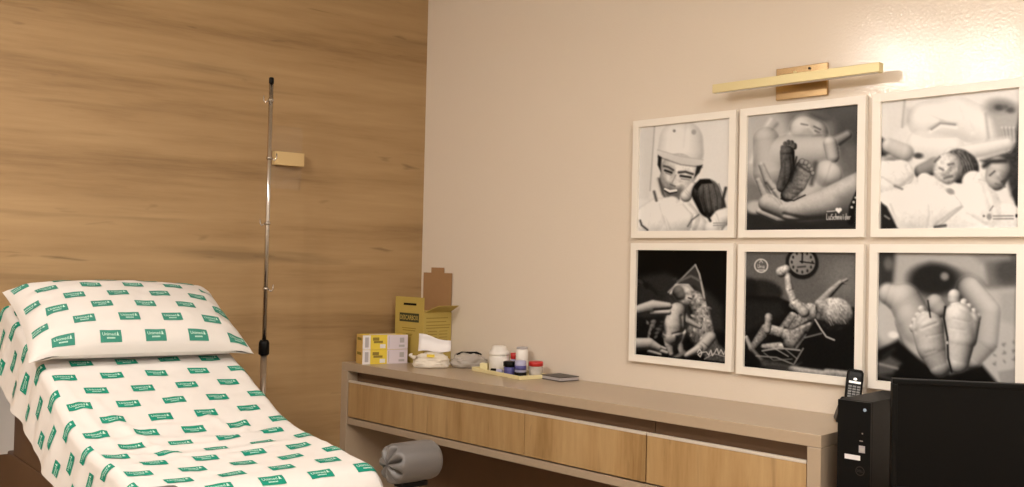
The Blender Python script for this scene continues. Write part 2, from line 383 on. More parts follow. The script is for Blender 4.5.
    def T(s, text, x, y, wd, ht, val, slope=0.0, soft=.8, a=1):
        """lettering: 5x7 stroke font is enough at this size"""
        n = len(text); cw = wd/n
        F = {'L':[(0,0,0,1),(0,1,.7,1)],'u':[(0,.45,0,.9),(0,.95,.7,1),(.7,.45,.7,1)],'S':[(.8,.1,.1,.15),(.1,.15,.1,.45),(.1,.45,.8,.6),(.8,.6,.7,1),(.7,1,0,.95)],
             'c':[(.7,.5,.1,.55),(.1,.55,.1,.95),(.1,.95,.7,1)],'h':[(0,0,0,1),(0,.55,.6,.5),(.6,.5,.6,1)],'n':[(0,.5,0,1),(0,.55,.6,.5),(.6,.5,.6,1)],
             'e':[(.7,.75,.1,.75),(.1,.75,.3,.45),(.3,.45,.7,.6),(.1,.8,.3,1),(.3,1,.7,.95)],'i':[(.3,.45,.3,1),(.3,.2,.3,.25)],'d':[(.7,0,.7,1),(.7,.5,.1,.6),(.1,.6,.1,1),(.1,1,.7,1)],
             'r':[(0,.5,0,1),(0,.6,.6,.5)],'U':[(0,0,0,.9),(0,.9,.4,1),(.4,1,.8,.9),(.8,.9,.8,0)],'o':[(.1,.5,.7,.5),(.7,.5,.7,1),(.7,1,.1,1),(.1,1,.1,.5)],'a':[(.1,.5,.7,.5),(.7,.5,.7,1),(.7,1,.1,1),(.1,1,.1,.7),(.1,.7,.7,.7)],
             'b':[(0,0,0,1),(0,.5,.7,.55),(.7,.55,.7,1),(.7,1,0,1)],'t':[(.3,.1,.3,1),(0,.45,.6,.45)],'f':[(.3,.1,.3,1),(.3,.1,.7,.05),(0,.45,.6,.45)],'g':[(.1,.5,.7,.5),(.7,.5,.7,1.3),(.7,1.3,.1,1.3),(.1,.5,.1,.9),(.1,.9,.7,.9)]}
        for i, ch in enumerate(text):
            for x0,y0,x1,y1 in F.get(ch, []):
                X0 = x+(i+x0*.9)*cw; X1 = x+(i+x1*.9)*cw
                s.L([(X0, y+y0*ht+slope*(X0-x)), (X1, y+y1*ht+slope*(X1-x))], ht*.12, val, soft, a)
        return s
    def grain(s, amt, sc, seed=0):
        rng = np.random.default_rng(seed); n = int(NP/sc)+3; g = rng.standard_normal((n, n))
        y = np.arange(NP)/sc; i = y.astype(int); f = (y-i); f = f*f*(3-2*f)
        g = g[i]*(1-f)[:,None]+g[i+1]*f[:,None]; g = g[:,i]*(1-f)+g[:,i+1]*f
        s.I = np.clip(s.I + amt*g*(.3+s.I*(1-s.I)*2.5), 0, 1); return s
    def blur(s, k=1):
        for _ in range(k):
            p = np.pad(s.I, 1, mode='edge'); s.I = (p[:-2,1:-1]+p[2:,1:-1]+p[1:-1,:-2]+p[1:-1,2:]+4*p[1:-1,1:-1])/8
        return s

def photo_father():
    p = Painter([(50,82),(365,48),(356,437),(43,440)], .90)
    p.P([(43,60),(100,60),(80,330),(40,330)], .86, 8); p.L([(100,70),(84,300)], 4, .70, 4)
    # cap crown and brim
    p.B([([(192,130),(190,165)], [150,158])], .95, l=(-.15,-.3,.95), amb=.72, soft=7, creases=[([(215,60),(205,150)],8,3),([(160,80),(150,150)],6,2)])
    p.E(168,94,5,5,0,.58,3); p.E(236,98,8,9,0,.66,4)
    # face
    p.B([([(183,236),(172,264)], [128,112]), ([(165,285),(168,300)], [80,60])], .94, l=(.25,-.3,.92), amb=.56, soft=4, p=5,
        creases=[([(176,232),(160,272)],9,-7),([(146,228),(150,229)],16,9),([(205,238),(212,240)],18,9),([(128,268),(150,292)],8,4),([(186,276),(196,298)],8,4),([(135,250),(140,265)],14,-5)], tex=.02)
    p.P([(108,160),(190,184),(268,194),(266,216),(190,208),(110,180)], .84, 4, 0, -.03)
    p.L([(110,160),(190,183),(268,194)], 3, .72, 3, .7); p.L([(112,184),(190,211),(264,220)], 4, .45, 4, .8)
    p.P([(112,178),(124,186),(121,236),(110,212)], .16, 4); p.P([(266,212),(246,216),(236,258),(254,240)], .18, 4)
    p.L([(132,216),(148,220),(164,230)], 7, .30, 4); p.L([(184,238),(206,236),(232,244)], 8, .26, 4)
    p.L([(136,231),(158,239)], 8, .18, 4); p.L([(190,250),(224,255)], 8, .18, 4); p.L([(138,240),(156,247)], 3, .5, 3); p.L([(192,260),(220,264)], 3, .5, 3)
    p.L([(172,248),(160,274)], 4, .60, 4); p.L([(155,280),(170,286)], 5, .40, 4)
    p.P([(112,262),(122,300),(140,332),(178,334),(200,302),(192,288),(172,292),(136,286)], .40, 12, a=.85)
    p.P([(112,258),(118,258),(134,318),(126,314)], .30, 6)
    p.L([(136,296),(152,303),(174,300)], 8, .95, 2); p.L([(134,300),(152,312),(176,306)], 3.5, .18, 2.5)
    p.P([(132,320),(150,332),(184,328),(182,340),(140,340)], .16, 7)
    # white gown and the hand behind the baby's head
    p.B([([(60,420),(110,370),(160,350)], [120,90,60]), ([(120,420),(200,400)], [130,110]), ([(200,350),(245,420)], [44,70])], .96, l=(-.1,-.5,.85), amb=.62, soft=4, p=3,
        creases=[([(120,350),(150,440)],6,5),([(200,345),(235,385),(225,430)],5,7),([(80,380),(70,440)],7,4)], tex=.01)
    p.L([(98,305),(106,335)], 8, .35, 5); p.L([(50,404),(55,420),(75,436)], 6, .25, 4); p.L([(252,384),(228,402),(214,424)], 5, .42, 4)
    p.B([([(208,320),(232,285)], [40,30])], .90, l=(-.3,-.4,.85), amb=.4, soft=4, creases=[([(205,300),(225,322)],4,4)])
    # dark head of the baby
    p.B([([(278,310),(294,350)], [100,92])], .42, l=(.2,-.5,.8), amb=.25, soft=5, tex=.05)
    for k in range(9): p.L([(250+k*9,285-k),(244+k*12,325),(262+k*9,375)], 2.2, .50 if k % 2 else .10, 3, .5)
    p.P([(236,288),(256,262),(290,262),(300,275),(262,278),(246,300)], .12, 4); p.L([(346,292),(336,330),(344,362)], 9, .22, 5)
    p.B([([(300,430),(330,395),(365,385)], [60,60,60])], .95, l=(-.2,-.5,.85), amb=.6, soft=4, creases=[([(310,385),(325,430)],5,5)]); p.L([(292,405),(282,386)], 8, .2, 4)
    for y in (413,421): p.L([(303,y),(346,y-1)], 4, .58, 1.5, .8)
    return p.grain(.006, 3, 1).blur(2)
def photo_feet_hand():
    p = Painter([(39.6,84),(389,48),(378,442),(31.4,443)], .50)
    p.E(80,160,85,120,10,.74,24); p.L([(48,230),(80,140),(110,95)], 10, .88, 8); p.L([(62,240),(95,150),(130,110)], 8, .55, 8)
    p.P([(200,40),(400,30),(400,180),(310,110)], .36, 24); p.E(360,150,50,70,0,.32,22); p.P([(330,170),(400,180),(400,300),(340,260)], .42, 24)
    p.B([([(318,165),(352,145)], [34,26])], .62, amb=.35, soft=7)
    p.P([(185,95),(240,75),(300,95),(260,110),(200,125)], .34, 12)
    p.B([([(215,128),(245,140)], [92,88]), ([(190,150),(170,190)], [60,90])], .86, l=(-.3,-.5,.8), amb=.35, soft=9, p=4, creases=[([(232,120),(250,142)],10,-6)])
    p.L([(246,118),(266,128)], 4, .34, 4); p.L([(206,110),(226,114)], 4, .44, 4); p.L([(240,152),(266,148)], 6, .34, 4); p.L([(250,132),(262,138)], 5, .42, 4)
    p.B([([(165,205),(265,200)], [120,110]), ([(95,160),(110,260)], [80,110])], .80, l=(-.2,-.5,.85), amb=.42, soft=14, p=4)
    p.B([([(296,172),(304,214)], [44,42]), ([(290,178),(316,184)], [14,14]), ([(286,194),(318,198)], [14,14]), ([(290,210),(316,214)], [13,13])], .84, l=(-.3,-.5,.8), amb=.35, soft=4, p=6)
    p.B([([(284,268),(290,270)], [90,84]), ([(275,285),(225,340)], [80,70])], .84, l=(.1,-.55,.8), amb=.38, soft=7, p=4)
    p.L([(250,235),(236,300)], 12, .34, 9)
    # the open hand
    p.P([(28,450),(28,372),(80,370),(130,405),(230,425),(395,400),(395,450)], .22, 10); p.E(60,372,30,20,0,.74,8)
    p.B([([(95,360),(170,385),(270,365),(400,320)], [52,66,92,122]), ([(80,240),(100,290),(140,350)], [20,26,40]), ([(70,288),(90,335),(130,370)], [17,25,40]), ([(70,385),(130,408),(180,410)], [18,24,24])], .80, l=(-.1,-.6,.75), amb=.30, soft=4, p=5,
        creases=[([(95,300),(140,365)],5,5),([(150,395),(230,415)],6,6),([(110,320),(122,316)],3,2)], tex=.015)
    p.P([(150,418),(400,385),(400,450),(120,450)], .20, 16, a=.85); p.P([(320,340),(400,300),(400,400),(330,400)], .40, 22, a=.6)
    # two dark soles
    p.B([([(161,200),(162,250),(144,308)], [46,44,36])] + [([(x,y),(x,y+5)], [r,r]) for x,y,r in [(147,184,14),(155,172,14),(165,167,14),(175,169,15),(183,178,17)]], .40, l=(-.5,-.3,.8), amb=.22, soft=3, p=8,
        creases=[([(145,208),(182,206)],5,4),([(158,230),(155,300)],8,4),([(172,215),(176,250)],4,2)], tex=.06)
    p.B([([(214,252),(192,298),(160,335)], [58,58,42])] + [([(x,y),(x-2,y+3)], [r,r]) for x,y,r in [(206,230,18),(219,235,14),(228,245,14),(235,256,14),(238,268,14)]], .58, l=(.5,-.3,.8), amb=.25, soft=3, p=8,
        creases=[([(196,245),(240,275)],5,4)] + [([(168+k*11,330-k*13),(190+k*9,334-k*14)],2.5,1.6) for k in range(6)], tex=.06)
    for x,y,r in [(207,229,9.5),(219,233,8),(229,243,7.5),(236,254,7),(240,266,7)]: p.E(x,y,r,r+1,30,.60,2,.05,-.08,rim=.30)
    p.L([(140,346),(180,352),(216,335)], 4, .14, 3); p.L([(190,215),(172,290)], 5, .18, 4)
    p.L([(384,330),(364,372),(358,420)], 20, .12, 4)
    for x,y in [(375,344),(368,358),(362,374)]: p.E(x,y,4,4,0,.85,2)
    p.L([(284,387),(310,385)], 2.2, .88, 1); p.E(316,381,5.5,5.5,0,.95,1.5); p.E(325,381,5.5,5.5,0,.95,1.5); p.P([(311,383),(330,383),(321,394)], .95, 1.5)
    p.T('LuSchneider', 283, 394, 78, 18, .86)
    return p.grain(.006, 2.5, 2).blur(2)
def photo_skin():
    p = Painter([(40,77),(443.6,29),(422,434),(32,439.6)], .90)
    p.P([(30,60),(112,50),(95,150),(60,190),(30,190)], .88, 10); p.L([(106,72),(98,150)], 5, .70, 5)
    p.P([(112,98),(165,88),(150,140),(105,142)], .70, 14); p.E(195,70,40,20,0,.80,14)
    p.B([([(170,130),(260,120),(340,150)], [110,120,110]), ([(150,200),(240,210)], [80,70])], .95, l=(-.15,-.4,.9), amb=.80, soft=22, p=3, creases=[([(178,158),(210,138),(252,145)],6,9),([(160,110),(215,135)],5,4),([(270,90),(300,160)],8,4)])
    p.L([(182,156),(208,138),(250,142)], 4, .52, 5); p.L([(340,110),(346,180),(330,215)], 6, .70, 7)
    p.E(390,95,50,30,10,.56,14); p.P([(350,110),(440,100),(440,200),(370,190)], .70, 16)
    p.E(380,90,14,9,0,.35,6); p.E(412,98,12,8,0,.38,6); p.E(398,88,8,6,0,.42,5)
    p.P([(320,245),(392,222),(416,200),(440,110),(432,385),(405,345),(395,300)], .26, 10, tex=.08)
    for k in range(4): p.B([([(388+k*11,152),(394+k*9,190),(404,215)], [13,12,14])], .82, amb=.4, soft=4)
    p.B([([(372,270),(362,300)], [74,62])], .82, l=(-.3,-.4,.85), amb=.32, soft=5, creases=[([(372,288),(384,302)],7,-4)])
    p.L([(346,288),(360,276)], 4, .28, 4); p.L([(380,306),(394,298)], 6, .30, 4); p.L([(362,312),(388,320)], 4, .42, 4); p.L([(330,262),(350,248),(392,246)], 12, .22, 7)
    p.P([(30,175),(58,195),(66,225),(48,236),(30,236)], .20, 7); p.E(78,246,34,14,0,.55,9); p.B([([(60,205),(105,225)], [44,50])], .88, amb=.55, soft=8)
    p.E(143,233,13,8,0,.30,5); p.B([([(150,278),(190,262)], [40,50])], .66, l=(.1,-.6,.8), amb=.3, soft=6)
    p.B([([(235,228),(330,212),(400,195)], [40,44,36])], .92, l=(-.2,-.5,.85), amb=.68, soft=10)
    # newborn's head
    p.B([([(258,258),(268,266)], [92,94])], .44, l=(-.2,-.5,.8), amb=.25, soft=5, tex=.08)
    for k in range(9): p.L([(236+k*7,222+k),(262+k*5,240+k*3),(272+k*4,275)], 2.2, .55 if k % 2 else .16, 3, .55)
    p.B([([(228,262),(222,278)], [78,74])], .92, l=(-.35,-.35,.85), amb=.5, soft=5, p=5, creases=[([(226,268),(216,278)],9,-6),([(212,258),(216,259)],8,4),([(240,270),(246,268)],10,5),([(212,292),(236,296)],5,4)], tex=.03)
    p.L([(203,268),(213,273)], 5, .40, 5); p.L([(228,258),(243,255)], 5, .38, 5); p.L([(216,297),(238,291)], 6, .40, 5); p.E(262,268,7,11,10,.52,4); p.L([(190,250),(204,236)], 5, .36, 5)
    # cloths in front
    p.B([([(50,300),(90,285)], [110,80]), ([(60,400),(170,370)], [130,130]), ([(180,400),(300,380)], [140,150]), ([(300,310),(320,420),(400,410)], [70,150,90]), ([(160,305),(215,335)], [46,40])], .97, l=(-.15,-.5,.85), amb=.76, soft=4, p=3,
        creases=[([(120,300),(85,330),(40,300)],6,7),([(170,310),(175,400),(165,440)],5,7),([(225,325),(262,378),(190,430)],5,8),([(60,250),(100,290),(108,330)],5,6),([(328,258),(302,300),(332,310)],5,7),([(110,265),(140,320)],5,6),([(330,320),(352,400)],7,5),([(280,400),(330,430)],6,5)], tex=.012)
    p.L([(200,430),(262,378)], 5, .66, 6); p.L([(186,434),(216,430)], 7, .30, 4); p.L([(75,320),(95,328)], 5, .45, 5); p.E(232,334,12,8,20,.62,4)
    p.P([(34,365),(52,378),(82,438),(34,445)], .18, 5); p.L([(62,372),(84,432)], 8, .86, 4); p.L([(46,404),(58,412)], 5, .55, 3)
    p.P([(408,335),(432,300),(432,385),(416,372)], .20, 5)
    p.L([(342,388),(352,375)], 3, .45, 2); p.E(340,405,7,9,0,.60,3); p.E(325,403,3,3,0,.35,2)
    for y in (403,411): p.L([(352,y),(408,y-1)], 4, .48, 1.5, .8)
    p.E(418,402,4,5,0,.2,2)
    return p.grain(.008, 3, 3).blur(2)
def photo_embrace():
    p = Painter([(41,37.5),(368,40),(355,443),(32,410)], .11)
    p.P([(36,135),(140,118),(300,190),(345,240),(350,330),(36,330)], .22, 18)
    for k in range(34):
        x, y = 45+(k*53)%130, 140+(k*37)%90; p.E(x, y, 9, 5, k*40, .15+.11*((k*7)%5)/4, 4)
    p.P([(248,92),(150,195),(180,200),(240,165),(285,200)], .27, 8)
    p.L([(248,92),(205,135),(150,190)], 6, .58, 3); p.L([(248,92),(262,125),(275,190),(290,290)], [5,7,8,8], .68, 2.5)
    p.L([(185,152),(232,132),(262,148)], 8, .44, 5)
    p.B([([(160,195),(180,168),(220,168),(252,205)], [12,16,16,18])], .82, amb=.35, soft=3)
    # netting round the chest
    p.B([([(245,215),(262,265),(270,330)], [60,70,80]), ([(240,330),(275,370)], [60,70])], .66, l=(.4,-.4,.8), amb=.3, soft=5, p=4, tex=.12)
    for k in range(44): p.E(226+(k*17)%74, 200+(k*29)%165, 6, 4, k*30, .26+.62*((k*5)%4)/3, 3, a=.75)
    p.P([(296,315),(330,375),(356,400),(356,445),(280,430),(270,380)], .34, 7, tex=.12)
    p.B([([(262,395),(300,350)], [44,40])], .80, l=(-.3,-.5,.8), amb=.3, soft=4, creases=[([(270,372),(292,390)],4,4)])
    # baby
    p.B([([(200,196),(206,212)], [68,60])], .84, l=(.35,-.5,.8), amb=.3, soft=4, creases=[([(216,200),(222,203)],8,4),([(224,214),(232,222)],6,-3),([(200,210),(203,218)],6,3)], tex=.02)
    p.B([([(186,188),(192,200)], [42,38])], .50, l=(.1,-.5,.8), amb=.3, soft=7); p.L([(222,210),(232,214)], 5, .2, 3); p.L([(226,234),(236,238)], 4, .3, 3)
    p.B([([(182,258),(170,310),(165,345)], [62,78,70]), ([(196,258),(216,290),(262,314)], [26,24,15]), ([(150,340),(152,375),(160,408)], [44,34,20]), ([(200,335),(186,368),(196,402)], [34,32,20])], .86, l=(-.45,-.5,.75), amb=.24, soft=3.5, p=6,
        creases=[([(196,276),(200,330)],6,5),([(165,340),(205,330)],4,4),([(170,375),(172,405)],4,4)], tex=.015)
    p.P([(176,345),(192,345),(180,400),(168,400)], .16, 6)
    # supporting hands
    p.B([([(40,255),(95,240),(150,240)], [36,44,26]), ([(90,262),(150,262)], [26,20])], .82, l=(-.1,-.7,.7), amb=.26, soft=4, creases=[([(100,255),(150,252)],4,4)])
    p.P([(40,285),(130,275),(140,330),(40,350)], .15, 10)
    for k in range(22): p.E(50+(k*23)%88, 285+(k*13)%66, 8, 5, k*50, .14+.46*((k*3)%4)/3, 4, a=.8)
    p.B([([(34,376),(80,374),(112,388)], [46,42,26]), ([(85,388),(142,406)], [18,14]), ([(88,374),(138,392)], [16,11]), ([(80,400),(120,412)], [16,12])], .80, l=(-.1,-.7,.7), amb=.24, soft=3, p=7)
    p.B([([(214,414),(258,390)], [20,30])], .82, amb=.3, soft=4); p.L([(170,424),(204,404)], 14, .46, 6)
    p.P([(32,410),(355,438),(355,450),(32,420)], .12, 4)
    s = [(252,405),(260,393),(268,405),(262,420),(254,412),(262,405),(284,402),(292,414),(300,396),(305,416),(314,404),(322,390),(328,410),(336,394),(345,412),(352,398)]
    p.L(s, 3.2, .84, 1.4); p.L([(276,428),(310,408),(352,420)], 2.5, .72, 1.4)
    return p.grain(.012, 2, 4).blur(2)
def photo_newborn_arms():
    p = Painter([(46.8,37.7),(404.3,40.3),(387.4,434.2),(36,405.6)], .41)
    p.E(380,120,80,60,0,.48,30); p.E(92,162,60,34,0,.20,10); p.E(55,160,30,36,0,.17,9); p.E(135,172,28,24,0,.2,8)
    p.P([(36,180),(150,185),(200,205),(410,215),(410,450),(30,450)], .13, 6); p.P([(40,195),(160,200),(170,240),(40,300)], .19, 16)
    p.E(228,74,53,53,0,.15,4); p.E(228,72,42,41,0,.55,2.5,-.03,-.03)
    for k in range(12):
        a = k*math.pi/6; p.E(228+33*math.sin(a), 72-32*math.cos(a), 3.5, 5, 0, .22, 2)
    p.L([(222,70),(266,76)], 4, .15, 1.5); p.L([(228,72),(230,42)], 5, .18, 1.5); p.E(228,72,4,4,0,.15,1.5); p.L([(214,88),(238,86)], 6, .3, 2)
    p.P([(30,20),(420,20),(420,40),(30,37.5)], .30, 1.5)
    p.ring(95,84,21,3.5,.92); p.T('Uno', 84, 79, 24, 12, .9); p.L([(84,98),(106,98)], 3, .9, 1); p.L([(90,74),(95,66),(100,74)], 2.5, .85, 1)
    p.B([([(282,205),(318,166),(350,136)], [32,24,16]), ([(345,140),(370,127)], [13,9]), ([(352,138),(366,140)], [7,6])], .72, l=(-.4,-.6,.7), amb=.22, soft=3, p=6, tex=.05)
    # trunk, legs
    p.B([([(250,235),(225,275),(190,330)], [64,62,60]), ([(200,215),(235,225)], [36,40]), ([(195,245),(165,285),(155,310)], [30,30,30]), ([(165,305),(110,290),(62,350)], [44,40,24]), ([(150,345),(100,345)], [34,22])], .76, l=(.1,-.75,.65), amb=.16, soft=3.5, p=6,
        creases=[([(228,228),(205,300)],6,6),([(250,262),(190,290)],4,4),([(170,285),(150,330)],5,5),([(235,300),(200,345)],5,4)], tex=.10)
    p.B([([(180,112),(186,160),(202,202),(232,232)], [21,25,30,34]), ([(160,104),(176,96)], [34,30]), ([(176,90),(184,110)], [11,11])], .88, l=(-.35,-.5,.75), amb=.24, soft=3, p=5, creases=[([(158,104),(168,114)],2.5,3),([(170,86),(168,96)],2.5,3),([(186,165),(206,158)],3,3),([(198,198),(216,186)],3,3)], tex=.07)
    p.B([([(118,256),(112,292)], [24,22]), ([(117,248),(117,258)], [24,24])], .76, l=(-.3,-.5,.75), amb=.25, soft=3, tex=.06); p.B([([(44,315),(60,352)], [14,14])], .80, amb=.3, soft=3); p.B([([(60,350),(95,388)], [14,12])], .55, amb=.25, soft=4)
    for a, w_, v in ((((95,356),(150,346),(215,352)),5,.66),(((75,372),(140,376),(195,397),(226,346)),4,.60),(((100,362),(130,385),(190,380)),3,.5),(((130,345),(178,372)),3,.7),(((170,350),(205,378)),3,.6)): p.L(list(a), w_, v, 2.5)
    p.P([(90,380),(190,400),(220,390),(200,410),(90,405)], .30, 8, tex=.08)
    # head with wet hair
    p.B([([(322,236),(334,236)], [104,102]), ([(290,215),(296,250)], [44,52])], .84, l=(.1,-.7,.7), amb=.20, soft=4, p=5, creases=[([(284,225),(280,250)],6,4)], tex=.10)
    for k in range(34): p.L([(303+(k*13)%54, 200+(k*19)%62), (309+(k*13)%54, 211+(k*19)%62)], 3, .30+.55*((k*3)%4)/3, 2.5, .55)
    p.E(276,243,8,13,10,.46,3,rim=.2); p.L([(284,272),(280,300)], 9, .13, 5)
    p.L([(266,255),(284,285),(300,308),(325,318)], 5, .74, 2); p.L([(232,312),(285,298)], 4, .55, 3)
    p.B([([(190,420),(290,428)], [36,30]), ([(300,425),(380,430)], [34,30])], .72, l=(0,-.8,.6), amb=.22, soft=5, p=5, tex=.05); p.E(150,414,40,10,5,.26,8)
    return p.grain(.014, 2, 5).blur(2)
def photo_feet():
    p = Painter([(49.6,37.6),(495,42),(480,455),(35.4,442.5)], .50)
    p.P([(40,30),(108,30),(100,140),(45,150)], .26, 16); p.E(82,75,16,20,0,.44,10)
    p.P([(110,35),(400,35),(400,130),(330,95),(220,70),(160,125),(95,165)], .70, 16); p.P([(380,30),(505,30),(505,150),(430,150)], .46, 18); p.E(465,95,36,40,0,.34,18); p.P([(340,35),(480,35),(470,60),(380,70)], .60, 14)
    p.E(232,122,84,50,0,.20,16); p.E(268,112,13,12,0,.56,7)
    p.E(72,255,46,75,0,.76,14); p.E(95,298,18,11,0,.92,6); p.P([(385,150),(505,140),(495,470),(400,470),(360,380)], .74, 14); p.P([(440,160),(505,150),(505,260),(440,240)], .68, 14)
    for k in range(16): p.E(392+(k*29)%88, 300+(k*17)%75, 5, 3, k*30, .56, 4)
    p.P([(428,392),(480,380),(482,440),(440,450)], .62, 6)
    p.B([([(80,170),(135,190),(180,270)], [70,110,120]), ([(150,250),(190,340)], [100,110])], .84, l=(-.35,-.5,.8), amb=.32, soft=9, p=4)
    p.B([([(345,150),(395,215),(385,300),(345,355)], [80,90,90,70])], .80, l=(.3,-.4,.85), amb=.32, soft=9, p=4)
    p.P([(35,350),(110,315),(200,385),(280,410),(380,375),(430,430),(455,470),(30,470)], .12, 10)
    p.P([(36,390),(80,362),(120,385),(90,420),(36,430)], .36, 12); p.L([(45,392),(105,402)], 6, .62, 7); p.L([(58,368),(95,342)], 14, .2, 9); p.L([(50,430),(100,440)], 8, .3, 8)
    p.B([([(236,198),(246,210)], [62,60])], .80, l=(-.2,-.5,.8), amb=.3, soft=5)
    p.B([([(215,270),(222,330),(246,385)], [98,100,74]), ([(180,275),(200,330)], [50,60])] + [([(x,y),(x+3,y+6)], [r*2,r*2]) for x,y,r in [(157,272,10),(166,252,11),(178,236,12),(191,217,14)]], .90, l=(-.35,-.55,.75), amb=.26, soft=3, p=7,
        creases=[([(172,285),(190,256),(212,240),(262,240)],6,3.5),([(190,275),(240,255)],4,2.5),([(205,300),(262,285)],3,.9),([(200,350),(232,340)],5,1.2)], tex=.015)
    p.L([(212,188),(219,238)], 5, .16, 3)
    p.B([([(310,240),(312,300),(304,370)], [98,98,72]), ([(345,245),(335,300)], [64,62])] + [([(x,y),(x-1,y+ry*.4)], [rx*2,rx*1.9]) for x,y,rx,ry in [(298,172,21,28),(328,190,12,13),(343,203,11,12),(357,217,11,11),(370,233,11,11)]], .94, l=(-.3,-.5,.8), amb=.28, soft=3, p=7,
        creases=[([(278,215),(310,206),(345,224),(372,252)],6,3.5),([(290,240),(345,250)],3,.9),([(282,270),(330,275)],3,.8)], tex=.012)
    p.L([(268,205),(263,240),(273,300),(274,360),(284,402)], 6, .11, 3); p.E(272,314,4,5,0,.75,2)
    p.L([(385,440),(400,445),(440,440)], 3, .35, 2)
    return p.grain(.006, 2.5, 6).blur(2)

FO, FI, PX, PZ = .452, .40, .46996, .47213
FX0, FZ0 = 1.2995, 1.84991
def framed(col, row, img, label, dx=0, dz=0, rot=0):
    cx = FX0 + col*PX + FI/2 + dx; cz = FZ0 - row*PZ - FI/2 + dz
    t = thing('framed_photo', label, 'picture', (cx, 0, cz), 0, 'white framed newborn photographs'); t.rotation_euler = (0, R(rot), 0)
    o, i = FO/2, FI/2; yf, yb = -.021, -.002
    fr = MB()
    for q in ([(-o,-o),(o,-o),(i,-i),(-i,-i)], [(o,-o),(o,o),(i,i),(i,-i)], [(o,o),(-o,o),(-i,i),(i,i)], [(-o,o),(-o,-o),(-i,-i),(-i,i)]):
        fr.hexa([(x, yf, z) for x, z in q] + [(x, yb, z) for x, z in q])
    fr.build('frame', 'frame', t, recalc=True)
    MB().box(-i, i, -.0075, -.003, -i, i).build('backing', 'mdf', t)
    n = NP; m = bpy.data.meshes.new('print')
    g = np.linspace(-i, i, n+1); U, V = np.meshgrid(g, -g)
    co = np.stack([U, np.full_like(U, -.009), V], -1).reshape(-1, 3)
    k = np.arange(n*(n+1)).reshape(n, n+1)[:, :n].ravel()
    fc = np.stack([k, k+n+1, k+n+2, k+1], -1)
    m.from_pydata(co.tolist(), [], fc.tolist())
    a = np.pad(img.I, ((0,1),(0,1)), mode='edge')
    a = np.clip((a-.07)*1.13, .02, .97); lin = (a**2.2*.92).ravel()
    at = m.color_attributes.new('tone', 'FLOAT_COLOR', 'POINT')
    rgba = np.stack([lin*1.0, lin*.985, lin*.965, np.ones_like(lin)], -1).ravel().astype(np.float32)
    at.data.foreach_set('color', rgba); m.materials.append(M['print']); m.update()
    ob = bpy.data.objects.new('print', m); COL.objects.link(ob); ob.parent = t
    return t
M['print'] = vcol('photo_print', 'tone', .3)
framed(0, 0, photo_father(), 'white framed photo of a smiling man in a cap, top left of six')
framed(1, 0, photo_feet_hand(), 'white framed photo of dark baby feet resting on an open hand, below the brass lamp')
framed(2, 0, photo_skin(), 'bright white framed photo of a newborn lying among white cloths, top right of six', dx=.004)
framed(0, 1, photo_embrace(), 'dark white framed photo of a bare baby sitting in netting, bottom left of six')
framed(1, 1, photo_newborn_arms(), 'white framed photo of a newborn raising both arms before a clock', dx=.001, dz=-.003)
framed(2, 1, photo_feet(), 'white framed close-up photo of two baby soles, above the monitor', dx=.002, dz=-.002)

# ------------------------------------------------------------------ brass picture light
pl = thing('picture_light', 'brass picture light with a long bar above the framed photos', 'wall lamp', (1.968, 0, 1.945))
MB().box(-.093, .093, -.012, -.001, -.052, .056).build('wall_plate', 'brassplate', pl, bevel=.0015)
MB().box(-.052, .052, -.058, -.0125, .004, .024).box(-.004, .004, -.060, -.050, .024, .031).build('arm', 'brass', pl, bevel=.001)
MB().box(-.298, .299, -.088, -.0585, -.014, .016).build('light_bar', 'brass', pl, bevel=.0012)
MB().box(-.29, .29, -.083, -.063, -.0150, -.0142).build('diffuser_strip', 'whiteplastic', pl)
MB().lathe([(.004,-.0165),(.004,-.012)], 10, axis='y', c=(.03,0,.043)).build('screw', 'black', pl)

# ------------------------------------------------------------------ drip stand
iv = thing('drip_stand', 'thin chrome drip stand between the bed and the wood wall', 'drip stand', (.12, -.915, 0))
MB().tube([(0,0,.30),(0,0,.955)], .0125, 16).build('lower_tube', 'steel', iv, smooth=True)
MB().tube([(0,0,.955),(0,0,2.022)], .0088, 16).build('upper_tube', 'chrome', iv, smooth=True)
MB().lathe([(.001,2.0225),(.0098,2.023),(.0102,2.028),(.0102,2.043),(.008,2.047),(.001,2.048)], 16).build('top_cap', 'black', iv, smooth=True)
MB().lathe([(.015,.922),(.0215,.928),(.021,.972),(.016,.984),(.0095,.985)], 18).build('height_clamp', 'black', iv, smooth=True)
for z, ang in ((1.955, 225), (1.455, 225), (1.19, 45), (1.72, 45)):
    c, s_ = math.cos(R(ang)), math.sin(R(ang)); b = MB()
    b.lathe([(.0115,z-.006),(.0125,z),(.0115,z+.006)], 14)
    b.tube([(c*.010,s_*.010,z),(c*.022,s_*.022,z-.010),(c*.029,s_*.029,z-.002),(c*.030,s_*.030,z+.018)], .0028, 8)
    b.build('hook', 'chrome', iv, smooth=True)
MB().lathe([(.02,.24),(.028,.25),(.028,.29),(.016,.30)], 18).build('hub', 'black', iv, smooth=True)
for k in range(4):
    a = R(20 + 90*k); c, s_ = math.cos(a), math.sin(a)
    lg = MB().tube([(c*.02,s_*.02,.262),(c*.10,s_*.10,.235),(c*.17,s_*.17,.09)], .010, 10).build('leg', 'steel', iv, smooth=True)
    MB().lathe([(.0125,.0),(.0135,.03),(.0125,.095),(.010,.10)], 12, c=(c*.17,s_*.17,0)).build('foot', 'black', lg, smooth=True)

